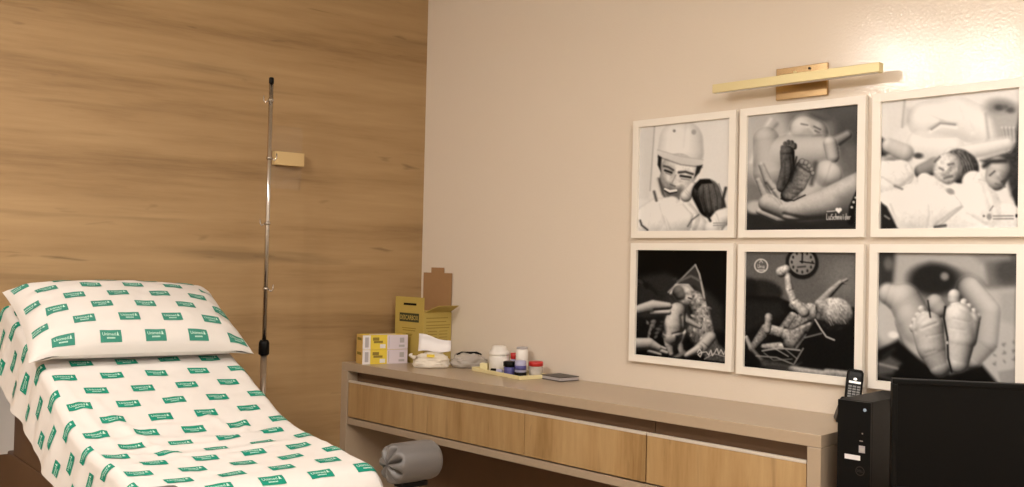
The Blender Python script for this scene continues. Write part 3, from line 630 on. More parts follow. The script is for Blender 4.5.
# clear acrylic holder on the panelled wall
ah = thing('acrylic_holder', 'clear acrylic wall holder with a cream card beside the drip stand', 'holder', (wallx(-.70)+.002, -.70, 1.752), -math.atan(WK))
MB().box(.001, .004, -.072, .072, -.135, .14).build('back_plate', 'clear', ah)
MB().box(.012, .040, -.068, .068, -.034, .024).build('card_block', 'creamcard', ah, bevel=.001)
for y in (-.06, .06): MB().lathe([(.005,.0042),(.005,.0118)], 10, axis='x', c=(0,y,-.005)).build('spacer', 'steel', ah)

# ------------------------------------------------------------------ exam table, sheet and pillow
BO = Vector((.6, -1.30, 0)); BA = R(-5); HW = .31
b_a = Vector((math.cos(BA), math.sin(BA), 0)); b_n = Vector((-math.sin(BA), math.cos(BA), 0))
BC = BO - b_n*HW                                             # centre line at s = 0
prof_s = np.array([-.55,-.50,-.40,-.20,0,.10,.20,.30,.38,.46,.55,.65,.75,.85,1.0,1.1])
prof_z = np.array([1.158,1.142,1.110,1.045,.978,.938,.895,.852,.820,.798,.788,.784,.780,.775,.766,.760])
_ss = np.linspace(-.55, 1.1, 331); _zz = np.interp(_ss, prof_s, prof_z)
_ker = np.hanning(25); _ker /= _ker.sum(); _zz[12:-12] = np.convolve(_zz, _ker, 'same')[12:-12]
def topz(s): return float(np.interp(s, _ss, _zz))

et = thing('exam_table', 'brown gynaecological exam table under the printed sheet', 'exam table', BC, BA)
# frame local: x = s along the table from the head, y = lateral
MB().hexa([(-.44,-.27,.6405),(.36,-.27,.6405),(.36,.27,.6405),(-.44,.27,.6405),(-.44,-.27,topz(-.44)-.115),(.36,-.27,topz(.36)-.105),(.36,.27,topz(.36)-.105),(-.44,.27,topz(-.44)-.115)]).build('backrest_base', 'brownmdf', et, bevel=.004)
MB().box(-.64, .84, -.27, .27, .06, .64).build('cabinet', 'brownmdf', et, bevel=.006)
MB().box(-.60, .80, -.24, .24, 0, .059).build('plinth', 'blackmatte', et)
def cushion(s0, s1, name, dz0=.055):
    n = 24; P = []
    for j in range(n+1):
        s = s0+(s1-s0)*j/n; P.append((s, topz(s)-.014))
    mb = MB(); vs = []
    for y in (-.285, .285):
        vs += [(s, y, z) for s, z in P] + [(s, y, z-dz0) for s, z in reversed(P)]
    k = 2*(n+1)
    fs = [(i, i+1, k+i+1, k+i) for i in range(k-1)] + [(k-1, 0, k, 2*k-1), tuple(range(k-1,-1,-1)), tuple(range(k, 2*k))]
    return mb.add(vs, fs).build(name, 'brownvinyl', et, bevel=.012, seg=3, recalc=True)
cushion(-.465, .385, 'backrest'); cushion(.392, .852, 'seat_cushion')
zz = topz(.1)
MB().hexa([(-.42,-.2,topz(-.42)-.10),(.36,-.2,topz(.36)-.10),(.36,.2,topz(.36)-.10),(-.42,.2,topz(-.42)-.10),
           (-.42,-.2,topz(-.42)-.071),(.36,-.2,topz(.36)-.071),(.36,.2,topz(.36)-.071),(-.42,.2,topz(-.42)-.071)]).build('backrest_frame', 'steel', et)
MB().box(.40, .83, -.24, .24, .642, .692).build('seat_frame', 'steel', et)

def roll(y0, y1, s, z, inner):
    """padded knee rest: grey roll gathered at the ends"""
    Lr, r = abs(y1-y0), .054; prof = []
    n = 40; sg = 1 if y1 > y0 else -1; rows = []
    stations = [(-.004,.05),( -.007,.30),(-.006,.52),(-.004,.72),(.000,.88),(.006,.97),(.016,1.0),(Lr*.5,1.02),(Lr-.018,1.0),(Lr-.006,.95),(Lr,.85),(Lr+.003,.5),(Lr+.003,.05)]
    for yy, k in stations:
        row = []
        for q in range(n):
            a = 2*math.pi*q/n; pl_ = math.cos(8*a)
            rr = r*k
            yo = yy
            if yy < .012: yo = yy + (.026*max(0, -pl_))*math.sin(math.pi*min(1, k*.95)) - .005*max(0, pl_)*(1-k)
            row.append((s + rr*math.cos(a), y0 + sg*yo, z + rr*math.sin(a)*.97))
        rows.append(row)
    mb = MB()
    for i in range(len(rows)-1):
        mb.add(rows[i]+rows[i+1], [(q, (q+1) % n, n+(q+1) % n, n+q) for q in range(n)])
    mb.add(rows[-1], [tuple(range(n))]); mb.add(rows[0], [tuple(range(n))])
    o = mb.build('knee_rest', 'greyvinyl', et, smooth=True)
    bm = bmesh.new(); bm.from_mesh(o.data); bmesh.ops.remove_doubles(bm, verts=bm.verts, dist=1e-5); bmesh.ops.recalc_face_normals(bm, faces=bm.faces); bm.to_mesh(o.data); bm.free()
    ym = (y0+y1)/2
    MB().box(s-.022, s+.022, ym-.04, ym+.04, z-.064, z-.0505).build('saddle', 'black', o, bevel=.002)
    MB().tube([(s, ym, z-.0645), (s, ym, z-.11), (s, ym*.85, z-.135), (s-.05, ym*.7, z-.14)], .009, 12).build('support_rod', 'chrome', o, smooth=True)
roll(.312, .452, .945, .782, 0)
roll(-.27, -.40, 1.01, .768, 0)

# --- printed cotton
class Cloth:
    """regular grid of points over (u, v) in metres; decals are laid on it"""
    def __init__(s, us, vs, P): s.us, s.vs, s.P = us, vs, P; s.nrm()
    def nrm(s):
        du = np.gradient(s.P, axis=0); dv = np.gradient(s.P, axis=1); n = np.cross(du, dv); n /= np.linalg.norm(n, axis=2, keepdims=True)+1e-12; s.N = n
    def at(s, u, v, h):
        fu = (u-s.us[0])/(s.us[-1]-s.us[0])*(len(s.us)-1); fv = (v-s.vs[0])/(s.vs[-1]-s.vs[0])*(len(s.vs)-1)
        fu = min(max(fu, 0), len(s.us)-1.001); fv = min(max(fv, 0), len(s.vs)-1.001)
        i, j = int(fu), int(fv); a, b = fu-i, fv-j
        w = ((1-a)*(1-b), a*(1-b), (1-a)*b, a*b)
        q = ((i,j),(i+1,j),(i,j+1),(i+1,j+1))
        p = sum(k*s.P[x] for k, x in zip(w, q)); n = sum(k*s.N[x] for k, x in zip(w, q))
        return p + n*h
def print_labels(mb, cl, ulim, vlim, u0, v0, du=.134, dv=.084, w=.064, h=.036, rot=0.0, sgn=1):
    rows = range(-40, 41)
    vs_t, fs_t = glyphs('Unimed', .012)
    for r_ in rows:
        for c_ in range(-20, 21):
            cu, cv = u0 + (c_ + .5*(r_ % 2))*du, v0 + r_*dv
            ca, sa = math.cos(rot), math.sin(rot)
            if not (ulim[0] < cu < ulim[1] and vlim[0] < cv < vlim[1]): continue
            def pt(x, y, hh):          # x to the right, y up (towards the head)
                return cl.at(min(max(cu + x*ca - y*sa, ulim[0]), ulim[1]), min(max(cv - (x*sa + y*ca), vlim[0]), vlim[1]), hh)
            nx, ny = 10, 6
            G = [[pt(-w/2 + w*i/nx, -h/2 + h*j/ny, .0012) for j in range(ny+1)] for i in range(nx+1)]
            mb.grid(G, 1)
            tw = w*.62
            mb.add([pt(-w*.40 + x*tw, -h*.02 + y*tw*1.12, .0019) for x, y in vs_t], fs_t, 2)
            # pine-tree mark at the end of the word
            x0, y0 = w*.32, -h*.02
            for k, (ww, yy) in enumerate(((.075, 0), (.058, .10), (.038, .2))):
                mb.add([pt(x0-ww*w, y0+yy*h, .0019), pt(x0+ww*w, y0+yy*h, .0019), pt(x0, y0+(yy+.16)*h, .0019)], [(0,1,2)], 2)
            # the small second line
            for k in range(7):
                a = -w*.20 + k*w*.057
                mb.add([pt(a, -h*.27, .0019), pt(a+w*.042, -h*.27, .0019), pt(a+w*.042, -h*.15, .0019), pt(a, -h*.15, .0019)], [(0,1,2,3)], 2)

def fbm(x, y, s=0.0): return noise.noise(Vector((x, y, s))) + .5*noise.noise(Vector((2*x+3, 2*y, s))) + .25*noise.noise(Vector((4*x, 4*y+5, s)))

# sheet: v = 0 at the head edge of the backrest, negative hangs behind it
SV0, SV1, dS = -.52, 1.66, .0085
SU0, SU1 = -.50, .42
us = np.arange(SU0, SU1+1e-6, dS); vs = np.arange(SV0, SV1+1e-6, dS)
# arc length along the profile
arc_s = np.linspace(-.48, .86, 400); arc_z = np.array([topz(s) for s in arc_s])
arc = np.concatenate([[0], np.cumsum(np.hypot(np.diff(arc_s), np.diff(arc_z)))]); AL = arc[-1]
def prof(v):
    if v < 0: 
        d = -v; k = min(d, .04); a = k/.04*math.pi/2
        return -.48 - .026*math.sin(a) , arc_z[0] - .026*(1-math.cos(a)) - max(0, d-.04)
    if v > AL:
        d = v-AL; t0 = .10; ra = .085; th = min(d/ra, 1.12)      # the sheet rolls over the padded foot end
        ss = ra*(math.sin(t0+th)-math.sin(t0)); zz_ = ra*(math.cos(t0)-math.cos(t0+th)); e = max(0, d-1.12*ra)
        return .86 + ss + e*math.cos(t0+1.12), arc_z[-1] - zz_ - e*math.sin(t0+1.12)
    return float(np.interp(v, arc, arc_s)), float(np.interp(v, arc, arc_z))
hem_s = [-.6,-.45,-.18,.20,.45,.63,.8,1.1]; hem_L = [.17,.175,.185,.165,.140,.130,.13,.14]
P = np.zeros((len(us), len(vs), 3)); rr = .028
for j, v in enumerate(vs):
    s, z = prof(v); inside = 1 if 0 <= v <= AL else max(0, 1-min(abs(v), abs(v-AL))/(.06 if v < 0 else .22))
    Lh = float(np.interp(s, hem_s, hem_L)); Lr_ = .12
    for i, u in enumerate(us):
        # compress the overhang so that the hem follows the measured line
        side = 1 if u > 0 else -1; e = abs(u)-(HW-rr)
        lim = (Lh if side < 0 else Lr_); full = (abs(SU0) if side < 0 else SU1) - (HW-rr)
        y, dz, out = u, 0, 0
        if e > 0:
            e = e*(lim+rr)/full
            q = rr*math.pi/2
            if e < q: a = e/rr; y = side*(HW-rr + rr*math.sin(a)); dz = -rr*(1-math.cos(a))
            else:
                d = e-q
                fold = (math.sin(s*31+.6*math.sin(s*9)) + .6*math.sin(s*53+1.3))*.004*min(1, d/.07) + fbm(s*6, d*5, 2)*.005*min(1,d/.05)
                y = side*(HW + .22*d + fold); dz = -rr - d*.97
            if inside < 1:      # ends hang straight, corners gather
                dz *= inside; y = side*min(abs(y), HW+.01) if inside <= 0 else y*inside + side*min(abs(y), HW+.01)*(1-inside)
        wr = .016*min(1, abs(u)/.29)**3*math.exp(-((s-.55)/.22)**2) + fbm(u*7, v*7, 0)*.0035 + fbm(u*20, v*16, 4)*.0016
        if e <= .02:
            for (sc, amp, wd, sl, ph) in ((.44,.009,.016,.18,.0),(.50,.009,.014,-.16,.9),(.56,.009,.016,.22,2.),(.36,.006,.013,-.3,1.),(.63,.007,.018,-.3,.4)):
                c_ = sc + sl*(u+.1)*.35 + .012*math.sin(u*14+ph)
                wr += amp*math.exp(-((s-c_)/wd)**2)*(.45+.55*math.sin(u*8+ph*2)**2)*max(0, 1-(abs(u)/.30)**3)
            for (uc, sa, sb, amp, wd, sl) in ((-.22,.15,.70,.007,.018,.25),(-.275,.05,.60,.006,.014,.12),(.20,.30,.5,.006,.015,-.4),(.05,.28,.44,.005,.012,.6)):
                if sa < s < sb: wr += amp*math.sin(math.pi*(s-sa)/(sb-sa))*math.exp(-((u-uc-sl*(s-sa))/wd)**2)
        if v < 0:
            s2 = s - .012*math.sin(u*17)*min(1, -v/.2); P[i, j] = (s2, y, z + dz); 
            P[i, j, 2] += min(0, (u+.1))*0.0
        else: P[i, j] = (s, y, z + dz + max(-.005, wr))
# to world
Pw = np.array(BC)[None, None] + P[..., :1]*np.array(b_a) + P[..., 1:2]*np.array(b_n); Pw[..., 2] = P[..., 2]
cl = Cloth(us, vs, Pw)
if cl.N[len(us)//2, len(vs)//2, 2] < 0: cl.N = -cl.N
flip = np.cross(Pw[51,100]-Pw[50,100], Pw[50,101]-Pw[50,100])[2] < 0
mb = MB(); mb.grid([[tuple(Pw[i,j]) for j in range(len(vs))] for i in range(len(us))], 0, flip)
print_labels(mb, cl, (us[0]+.03, us[-1]-.03), (vs[0]+.03, vs[-1]-.03), .012, .585, rot=R(-1.5))
sh = mb.build('bed_sheet', ['sheet', 'teal', 'whiteprint'], smooth=True)
tag(sh, 'white sheet printed with teal labels draped over the exam table', 'sheet')

# pillow
PWD, PHT = .345, .23
def pillow_pt(p, q, top):
    P_, Q_ = p/PWD, q/PHT
    t = max(0, (1-abs(P_)**2.6))*max(0, (1-abs(Q_)**2.4)); th = (.088 if top else .050)*t**.46
    # sides bow in between the pointed corners
    x = p*(1-.055*(1-Q_*Q_)*abs(P_)); y = q*(1-.05*(1-P_*P_)*abs(Q_))
    dr = -.016*max(0, abs(P_)-.80)/.20*(1 if p < 0 else .6)
    wr = .004*fbm(p*9, q*9, 7)*min(1, t*3) + .0045*math.exp(-((abs(P_)-.86)/.07)**2)*math.sin(q*60)
    return x, y, (th if top else -th) + dr + (wr if top else 0)
pn, qn = 110, 80
pu = np.linspace(-PWD, PWD, pn); pv = np.linspace(-PHT, PHT, qn)        # v grows towards the foot
ps = -.165; tilt = math.atan2(topz(-.35)-topz(.02), .37) + R(6)
pc = BC + b_a*ps + b_n*(.008); pc.z = topz(ps) + .066
ax_foot = (b_a*math.cos(tilt) - Vector((0,0,1))*math.sin(tilt)); ax_up = (b_a*math.sin(tilt) + Vector((0,0,1))*math.cos(tilt)); rotp = R(-1.5)
ax_r = b_n*math.cos(rotp) + ax_foot*math.sin(-rotp); ax_foot = ax_foot*math.cos(rotp) + b_n*math.sin(rotp)
def pil(p, q, top):
    x, y, z = pillow_pt(p, q, top); return np.array(pc + ax_r*x + ax_foot*y + ax_up*z)
Pt = np.array([[pil(p, q, True) for q in pv] for p in pu]); Pb = np.array([[pil(p, q, False) for q in pv] for p in pu])
clp = Cloth(pu, pv, Pt)
if clp.N[pn//2, qn//2, 2] < 0: clp.N = -clp.N
mb = MB(); f0 = np.cross(Pt[51,40]-Pt[50,40], Pt[50,41]-Pt[50,40])[2] < 0
mb.grid([[tuple(x) for x in r_] for r_ in Pt], 0, f0); mb.grid([[tuple(x) for x in r_] for r_ in Pb], 0, not f0)
print_labels(mb, clp, (-PWD+.012, PWD-.012), (-PHT+.006, PHT-.004), .02, .198, du=.137, dv=.075, w=.064, h=.037)
po = mb.build('pillow', ['sheet', 'tealpale', 'whiteprint'], smooth=True)
tag(po, 'plump white pillow with teal printed labels at the head of the exam table', 'pillow')

# ------------------------------------------------------------------ things on the counter, corner end
z0 = ZT + .0006
# sharps disposal box in the corner
sb = thing('sharps_box', 'mustard yellow cardboard sharps box standing open in the corner', 'cardboard box', (.1255, -.0865, z0), 0)
W_, D_, H_ = .206, .165, .232
bx = MB().box(-W_/2, W_/2, -D_/2, D_/2, 0, H_)
X1 = W_/2+.0004; Y1 = -D_/2-.0004
for zq, wq in ((.205,.13),(.188,.12),(.172,.145),(.160,.14)): quad_on(bx, (X1, -.07, zq), (0,1,0), (0,0,1), wq, .004, 1)
for zq in range(8): quad_on(bx, (X1, -.06, .145-.014*zq), (0,1,0), (0,0,1), .055, .003, 1); quad_on(bx, (X1, .008, .145-.014*zq), (0,1,0), (0,0,1), .05, .003, 1)
bx.build('carton', ['yellowcard', 'olive'], sb, bevel=.001)
fl = MB().box(-W_/2, W_/2, -D_/2-.003, -D_/2-.0008, .02, .300)
Yp = -D_/2-.0034
quad_on(fl, (-.070, Yp, .186), (1,0,0), (0,0,1), .140, .040, 1)
text_on(fl, 'DESCARBOX', (-.065, Yp-.0003, .195), (1,0,0), (0,0,1), .130, 0, 1.3, .012)
quad_on(fl, (-.042, Yp, .262), (1,0,0), (0,0,1), .092, .010, 2)
for zq, a, wq in ((.155,-.05,.10),(.145,-.045,.09),(.128,-.02,.045),(.122,-.02,.04)): quad_on(fl, (a, Yp, zq), (1,0,0), (0,0,1), wq, .004, 3)
fl.build('handle_panel', ['yellowcard', 'darkprint', 'black', 'olive'], sb)
lid = MB().box(-W_/2+.002, W_/2-.002, D_/2-.004, D_/2-.001, H_, .412)
lid.box(-.045, .045, D_/2-.004, D_/2-.001, .412, .437)
lid.build('lid', 'kraft', sb)
MB().hexa([(W_/2-.001,-D_/2+.004,H_+.0005),(W_/2+.062,-D_/2+.03,H_+.032),(W_/2+.062,D_/2-.012,H_+.032),(W_/2-.001,D_/2-.008,H_+.0005),
           (W_/2-.003,-D_/2+.004,H_+.0025),(W_/2+.061,-D_/2+.03,H_+.034),(W_/2+.061,D_/2-.012,H_+.034),(W_/2-.003,D_/2-.008,H_+.0025)]).build('front_flap', 'yellowcard', sb)

# two glove boxes, stacked
def glove_box(z, label):
    t = thing('glove_box', label, 'glove box', (.117, -.2985, z), R(72), 'stacked glove boxes')
    Lg, Wg, Hg = .213, .086, .064
    b = MB().box(-Lg/2, Lg/2, 0, Wg, 0, Hg, 0)
    Y = -.0004
    def q(u0, u1, v0, v1, mi): quad_on(b, (-Lg/2+u0*Lg, Y, v0*Hg), (1,0,0), (0,0,1), (u1-u0)*Lg, (v1-v0)*Hg, mi)
    q(0, .17, 0, 1, 4); q(.17, .54, 0, 1, 1); q(.54, 1, 0, 1, 2)
    Y = -.0008
    q(.05, .13, .15, .85, 3); q(.22, .36, .62, .84, 5); q(.24, .44, .44, .6, 5); q(.38, .5, .08, .36, 4); q(.82, .92, .45, .8, 3); q(.80, .93, .14, .3, 3); q(.57, .585, .1, .9, 3)
    X = -Lg/2-.0004
    quad_on(b, (X, Wg, 0), (0,-1,0), (0,0,1), Wg, Hg, 6); quad_on(b, (X-.0003, .075, .04), (0,-1,0), (0,0,1), .06, .012, 5)
    b.build('carton', ['yellow', 'yellow', 'lilac', 'greyprint', 'whitecard', 'olive', 'orange'], t)
    o = MB()
    o.lathe([(.05,.0),(.05,.0006)], 24, c=(0,Wg/2,Hg+.0001), sx=1.3, sy=.45).build('opening', 'whitecard', t)
    return t
glove_box(z0, 'yellow and white glove box underneath, on the counter end')
glove_box(z0+.0655, 'yellow and white glove box on top of the other one')

# lumpy bags
def lump(name, label, cat, loc, rz, sx, sy, sz, mats_, seed, extra=None):
    t = thing(name, label, cat, loc, rz); n, m = 44, 22; P = []
    for i in range(m+1):
        th = math.pi*i/m; row = []
        for k in range(n):
            a = 2*math.pi*k/n; d = Vector((math.sin(th)*math.cos(a), math.sin(th)*math.sin(a), math.cos(th)))
            f = 1 + .22*noise.noise(d*1.7+Vector((seed,0,0))) + .15*noise.noise(d*4+Vector((0,seed,0))) + .07*noise.noise(d*9+Vector((0,0,seed)))
            z = d.z*sz*f; row.append((d.x*sx*f, d.y*sy*f, max(z, -sz*.62) + sz*.62))
        P.append(row)
    mb = MB()
    for i in range(m): mb.add(P[i]+P[i+1], [(k, n+k, n+(k+1)%n, (k+1)%n) for k in range(n)])
    mb.build('bag', mats_, t, smooth=True)
    return t
cb = lump('cotton_bag', 'lumpy white bag of cotton with a sheet of paper on top', 'bag', (.342, -.224, z0), R(45), .083, .046, .042, 'cotton', 3.1)
MB().tube([(-.065,-.03,.045),(-.08,-.034,.05),(-.085,-.03,.058)], [.010,.006,.011], 10).build('knot', 'cotton', cb, smooth=True)
MB().box(-.012, .022, -.0505, -.049, .050, .062).build('label', 'yellow', cb)
pp = []
for i in range(9):
    pp.append([(-.062+.142*i/8 , -.01+.014*math.sin(j*.6)+j*.006, .066+.075*(j/6)*(1-.42*i/8)+.004*math.sin(i*.9)) for j in range(7)])
tag(MB().grid([[tuple(Matrix.Translation((.352,-.222,z0+.006)) @ Matrix.Rotation(R(45),4,'Z') @ Vector(p)) for p in r_] for r_ in pp]).build('paper_sheet', 'paper', smooth=True, solid=.0006),
    'folded white paper sheet lying on the cotton bag', 'paper')
gb = lump('plastic_bag', 'small clear plastic bag of grey supplies beside the tray', 'bag', (.442, -.088, z0), R(40), .078, .046, .042, 'bag', 8.2)
lump_in = MB()
for k in range(14):
    a = k*2.4; lump_in.lathe([(.002,-.012),(.012,-.008),(.015,0),(.012,.008),(.002,.012)], 8, c=(.042*math.cos(a)*(.3+.7*(k%3)/2), .026*math.sin(a)*(.3+.7*(k%3)/2), .016+.012*(k%3)))
lump_in.build('contents', 'greyprint', gb, smooth=True)
MB().tube([(-.052,-.012,.058),(-.03,-.014,.066),(.0,-.012,.066),(.035,-.008,.068),(.058,-.004,.060)], [.003,.006,.006,.005,.003], 8).build('zip_strip', 'black', gb, smooth=True)

# tray with jars and bottles
TL = (.72, -.110); TR_ = R(-11)
def on_tray(x, y, z=.004): 
    return (x, y, z0+z)
ty = thing('tray', 'shallow cream tray holding jars and bottles on the counter', 'tray', (TL[0], TL[1], z0), TR_)
tb = MB().box(-.175, .175, -.07, .07, 0, .0035)
for a in ((-.18,-.175,-.075,.075),(.175,.18,-.075,.075)): tb.box(a[0], a[1], a[2], a[3], 0, .016)
for a in ((-.1749,.1749,-.075,-.0705),(-.1749,.1749,.0705,.075)): tb.box(a[0], a[1], a[2], a[3], 0, .016)
tb.build('tray_body', 'cream', ty, bevel=.001)

t = thing('lidded_jar', 'large white lidded jar standing on the tray', 'jar', on_tray(.633, -.088))
MB().lathe([(.038,0),(.042,.004),(.043,.062),(.040,.068)], 28).build('body', 'whiteplastic', t, smooth=True)
MB().lathe([(.043,.0685),(.045,.072),(.044,.084),(.034,.090),(.030,.104),(.024,.108),(.001,.109)], 28).build('lid', 'whiteplastic', t, smooth=True)
t = thing('bottle', 'tall white bottle with a dark rim behind the red lid jar', 'bottle', on_tray(.742, -.060))
MB().lathe([(.024,0),(.026,.003),(.026,.096),(.022,.101)], 24).build('body', 'whiteplastic', t, smooth=True)
MB().lathe([(.0225,.1013),(.0235,.103),(.0235,.109),(.019,.110),(.001,.109)], 24).build('cap', 'greyprint', t, smooth=True)
t = thing('bottle', 'small bottle with a red cap beside the white jar', 'bottle', on_tray(.686, -.050))
MB().lathe([(.016,0),(.018,.003),(.018,.048),(.012,.054)], 20).build('body', 'paleblue', t, smooth=True)
MB().lathe([(.014,.0543),(.0155,.056),(.0155,.078),(.013,.080),(.001,.080)], 20).build('cap', 'red', t, smooth=True)
t = thing('jar', 'small blue label jar with a wide black lid', 'jar', on_tray(.752, -.142))
MB().lathe([(.023,0),(.025,.003),(.025,.030),(.022,.033)], 24).build('body', 'blue', t, smooth=True)
MB().lathe([(.025,.0333),(.027,.035),(.027,.053),(.024,.055),(.001,.055)], 24).build('lid', 'black', t, smooth=True)
t = thing('bottle', 'upside-down bottle with purple print standing on a black cap', 'bottle', on_tray(.812, -.140))
MB().lathe([(.024,0),(.026,.002),(.026,.014),(.024,.016)], 22).build('cap', 'black', t, smooth=True)
MB().lathe([(.022,.0163),(.0235,.018),(.0235,.034),(.0237,.0345),(.0237,.050),(.0235,.0505),(.0235,.060),(.020,.064),(.001,.065)], 22).build('body', 'paleblue', t, smooth=True)
MB().lathe([(.0241,.026),(.0241,.044)], 22).build('label', 'blue', t, smooth=True)
t = thing('jar', 'clear jar with a bright red lid at the tray end', 'jar', on_tray(.842, -.080))
MB().lathe([(.027,0),(.029,.003),(.029,.036),(.026,.040)], 24).build('body', 'jar', t, smooth=True)
MB().lathe([(.001,.004),(.020,.004),(.020,.018),(.010,.022),(.001,.022)], 18).build('contents', 'whiteplastic', t, smooth=True)
MB().lathe([(.028,.0403),(.030,.042),(.030,.058),(.027,.060),(.001,.060)], 24).build('lid', 'red', t, smooth=True)
t = MB().box(-.017, .017, -.016, .016, 0, .030).build('small_box', 'cream', bevel=.003); t.location = on_tray(.572, -.115); t.rotation_euler = (0,0,R(30))
tag(t, 'tiny cream box at the tray end nearest the plastic bag', 'box')
t = thing('vial', 'tiny vial lying on the tray with a black cap', 'vial', on_tray(.690, -.158), R(30))
MB().lathe([(.008,0),(.009,.002),(.009,.026),(.007,.028)], 14, axis='x', c=(.0,0,.0095)).build('body', 'paleblue', t, smooth=True)
MB().lathe([(.009,-.024),(.010,-.022),(.010,-.004),(.009,-.002)], 14, axis='x', c=(0,0,.0105)).build('cap', 'black', t, smooth=True)

t = thing('notebook', 'flat dark grey notebook lying on the counter right of the tray', 'notebook', (.962, -.066, z0), R(-8))
MB().box(-.058, .062, -.05, .05, 0, .003).box(-.058, .062, -.05, .05, .0145, .0175).box(-.058, -.055, -.05, .05, .003, .0145).build('cover', 'greycover', t, bevel=.001)
MB().box(-.0545, .059, -.048, .048, .0033, .0142).build('pages', 'greyprint', t)

# ------------------------------------------------------------------ desk, computer, monitor, telephone
DZ = .67
dk = thing('desk', 'brown desk right of the counter carrying the computer', 'desk', (0, 0, 0))
MB().box(2.258, 3.35, -.72, -.01, DZ-.03, DZ).build('desktop', 'taupe_dark', dk, bevel=.002)
for x in (2.262, 3.31): MB().box(x, x+.03, -.70, -.02, 0, DZ-.0305).build('side_panel', 'taupe_dark', dk, bevel=.002)

PX0, PX1, PYF, PZT = 2.309, 2.402, -.42, .961
pc_ = thing('desktop_computer', 'slim black desktop computer tower beside the counter', 'computer', (PX0, PYF, DZ+.0006))
PW, PH = PX1-PX0, PZT-DZ-.0006
MB().box(0, PW, .012, .292, .004, PH).box(.01, .02, .03, .27, 0, .0038).box(PW-.02, PW-.01, .03, .27, 0, .0038).build('case', 'pcside', pc_, bevel=.0015)
fb = MB().box(0, PW, 0, .0115, .004, PH-.001)
for k in range(2): fb.box(.058, .060, -.0006, .001, .183+.030*k, .203+.030*k, 1)
fb.box(.069, .073, -.0006, .001, .202, .206, 2).box(.063, .073, -.0006, .001, .182, .185, 2)
fb.build('front_bezel', ['black', 'blackmatte', 'steel'], pc_, bevel=.001)
MB().lathe([(.0045,-.0012),(.0045,.0)], 16, axis='y', c=(.077,0,PH-.022)).build('power_button', 'led', pc_)
st = MB().box(.062, .079, -.0009, -.0001, .152, .171)
quad_on(st, (.065, -.001, .156), (1,0,0), (0,0,1), .011, .009, 1)
st.build('sticker', ['greyprint', 'silver'], pc_)
st = MB().box(.022, .066, -.0009, -.0001, .130, .143)
st.build('asset_label', 'whitecard', pc_)
lg = MB(); n = 32
lg.add([(.066+r*math.cos(2*math.pi*k/n), -.0005, .102+r*math.sin(2*math.pi*k/n)) for r in (.0125,.0108) for k in range(n)], [(k, (k+1)%n, n+(k+1)%n, n+k) for k in range(n)])
text_on(lg, 'DELL', (.0578, -.0006, .0990), (1,0,0), (0,0,1), .0165, 0, 1.2, .01)
M['darkchrome'] = mat('dark_chrome', srgb(62, 58, 54), .35, .5)
lg.build('emblem', 'darkchrome', pc_)

# monitor turned towards the room
mc = Vector((2.690, -.375, 0)); vd = Vector((3.503-2.66, -2.924+.385, 0)).normalized()
mn_rz = R(33)
mn = thing('monitor', 'black computer monitor turned to the room, in front of the feet photo', 'monitor', (mc.x, mc.y, DZ+.0006), mn_rz)
MH0, MH1, MWD = .075, .372, .235
bz = MB()
bz.box(-MWD, MWD, -.012, .018, MH0, MH0+.022).box(-MWD, MWD, -.012, .018, MH1-.013, MH1).box(-MWD, -MWD+.013, -.012, .018, MH0+.0221, MH1-.0131).box(MWD-.013, MWD, -.012, .018, MH0+.0221, MH1-.0131)
bz.build('bezel', 'blackmatte', mn, bevel=.002)
MB().box(-MWD+.0131, MWD-.0131, -.006, .016, MH0+.0222, MH1-.0132).build('screen', 'screen', mn)
MB().hexa([(-.19,.0182,MH0+.03),(.19,.0182,MH0+.03),(.16,.05,MH0+.06),(-.16,.05,MH0+.06),(-.19,.0182,MH1-.03),(.19,.0182,MH1-.03),(.16,.05,MH1-.06),(-.16,.05,MH1-.06)]).build('back_shell', 'black', mn, bevel=.004, recalc=True)
lt = MB(); text_on(lt, 'DELL', (-.016, -.0124, .084), (1,0,0), (0,0,1), .032, 0, 1.0, .012)
lt.build('emblem', 'silver', mn)
stn = MB().box(-.035, .035, .0505, .068, .012, .26); stn.build('stand', 'black', mn, bevel=.003)
MB().lathe([(.001,0),(.115,0),(.118,.005),(.112,.010),(.03,.0118),(.001,.0119)], 36, c=(0,.06,0), sy=.75).build('base', 'black', mn, smooth=True)

# cordless telephone on its charger, on the counter end
ph = thing('cordless_phone', 'black cordless telephone handset standing in its charger behind the computer', 'telephone', (2.196, -.088, z0), R(30))
ck = MB(); 
ck.hexa([(-.052,-.050,0),(.040,-.050,0),(.040,.045,0),(-.052,.045,0),(-.030,.0,.060),(.030,.0,.060),(.030,.035,.072),(-.030,.035,.072)])
ck.build('charger', 'black', ph, bevel=.006, seg=3)
tl = R(-18)
hs = MB(); 
secs = [(0,.023,.012),(.015,.025,.0135),(.055,.025,.0125),(.09,.026,.0125),(.112,.025,.0115),(.121,.020,.009)]
rows = []
for zz_, hx, hy in secs:
    row = []
    for k in range(24):
        a = 2*math.pi*k/24; c, s_ = math.cos(a), math.sin(a)
        row.append((math.copysign(abs(c)**.45, c)*hx, math.copysign(abs(s_)**.6, s_)*hy, zz_))
    rows.append(row)
for i in range(len(rows)-1): hs.add(rows[i]+rows[i+1], [(k, (k+1)%24, 24+(k+1)%24, 24+k) for k in range(24)])
hs.add(rows[0], [tuple(range(23,-1,-1))]); hs.add(rows[-1], [tuple(range(24))])
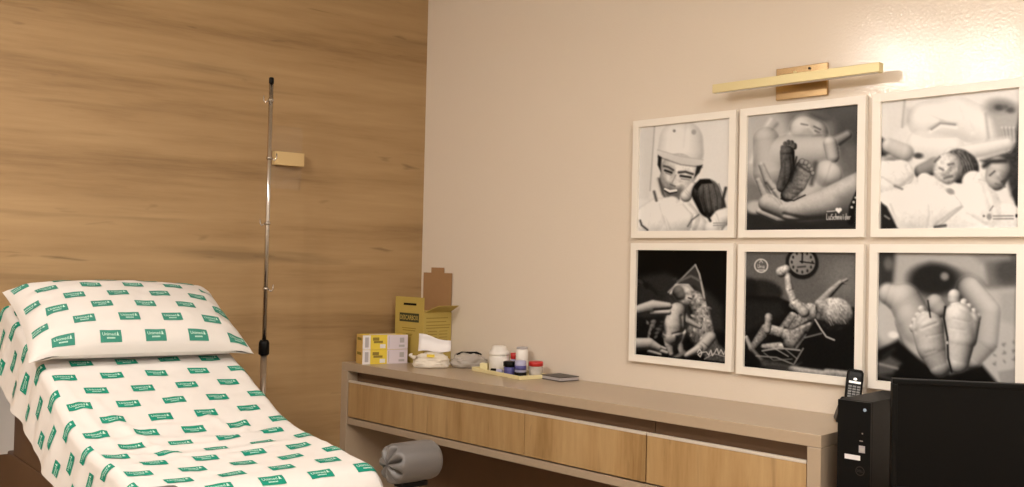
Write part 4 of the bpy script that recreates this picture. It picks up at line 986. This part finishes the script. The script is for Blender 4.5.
HM = Matrix.Translation((0, .004, .040)) @ Matrix.Rotation(R(7), 4, 'Y') @ Matrix.Rotation(tl, 4, 'X') 
HS = HM @ Matrix.Diagonal((1.08, 1.0, .83, 1))
hso = hs.tf(HM).build('handset', 'black', ph, smooth=True)
kp = MB()
for r_ in range(5):
    for c in range(3): kp.box(-.0165+.0118*c, -.0165+.0118*c+.0092, -.0148, -.0128, .036+.0098*r_, .036+.0098*r_+.0062)
kp.tf(HS).build('keypad', 'keygrey', hso)
MB().box(-.0165, .0165, -.0142, -.0122, .090, .099).tf(HS).build('chrome_band', 'silver', hso, bevel=.001)
MB().box(-.0165, .0165, -.0140, -.0122, .114, .134).tf(HS).build('display', 'screen', hso, bevel=.001)
MB().box(-.006, .006, -.0135, -.0116, .1385, .1415).tf(HS).build('earpiece', 'blackmatte', hso)
MB().lathe([(.005,-.0008),(.005,.0012)], 18, axis='y', c=(0,-.0136,.1065)).tf(HS).build('navigation_key', 'silver', hso)

# ------------------------------------------------------------------ camera, world, view
SC.world = bpy.data.worlds.new('World'); SC.world.use_nodes = True
SC.world.node_tree.nodes['Background'].inputs['Color'].default_value = (0, 0, 0, 1)
cam = bpy.data.cameras.new('camera'); co = bpy.data.objects.new('camera', cam); COL.objects.link(co)
yaw, pitch, roll_ = R(-44.7178795), R(1.2003899), R(1.30129613)
d = Vector((math.sin(yaw)*math.cos(pitch), math.cos(yaw)*math.cos(pitch), math.sin(pitch)))
r = Vector((math.cos(yaw), -math.sin(yaw), 0)); u = r.cross(d)
r2 = r*math.cos(roll_) + u*math.sin(roll_); u2 = -r*math.sin(roll_) + u*math.cos(roll_)
Mx = Matrix((r2, u2, -d)).transposed().to_4x4(); Mx.translation = (3.50328, -2.92378, 1.31590)
co.matrix_world = Mx
cam.sensor_width = 36; cam.sensor_fit = 'HORIZONTAL'; cam.lens = 942.02*36/1024; cam.clip_start = .05
SC.camera = co
vs_ = SC.view_settings; SC.display_settings.display_device = 'sRGB'
vs_.view_transform = 'Standard'; vs_.look = 'None'; vs_.exposure = .18; vs_.gamma = 1; vs_.use_curve_mapping = False
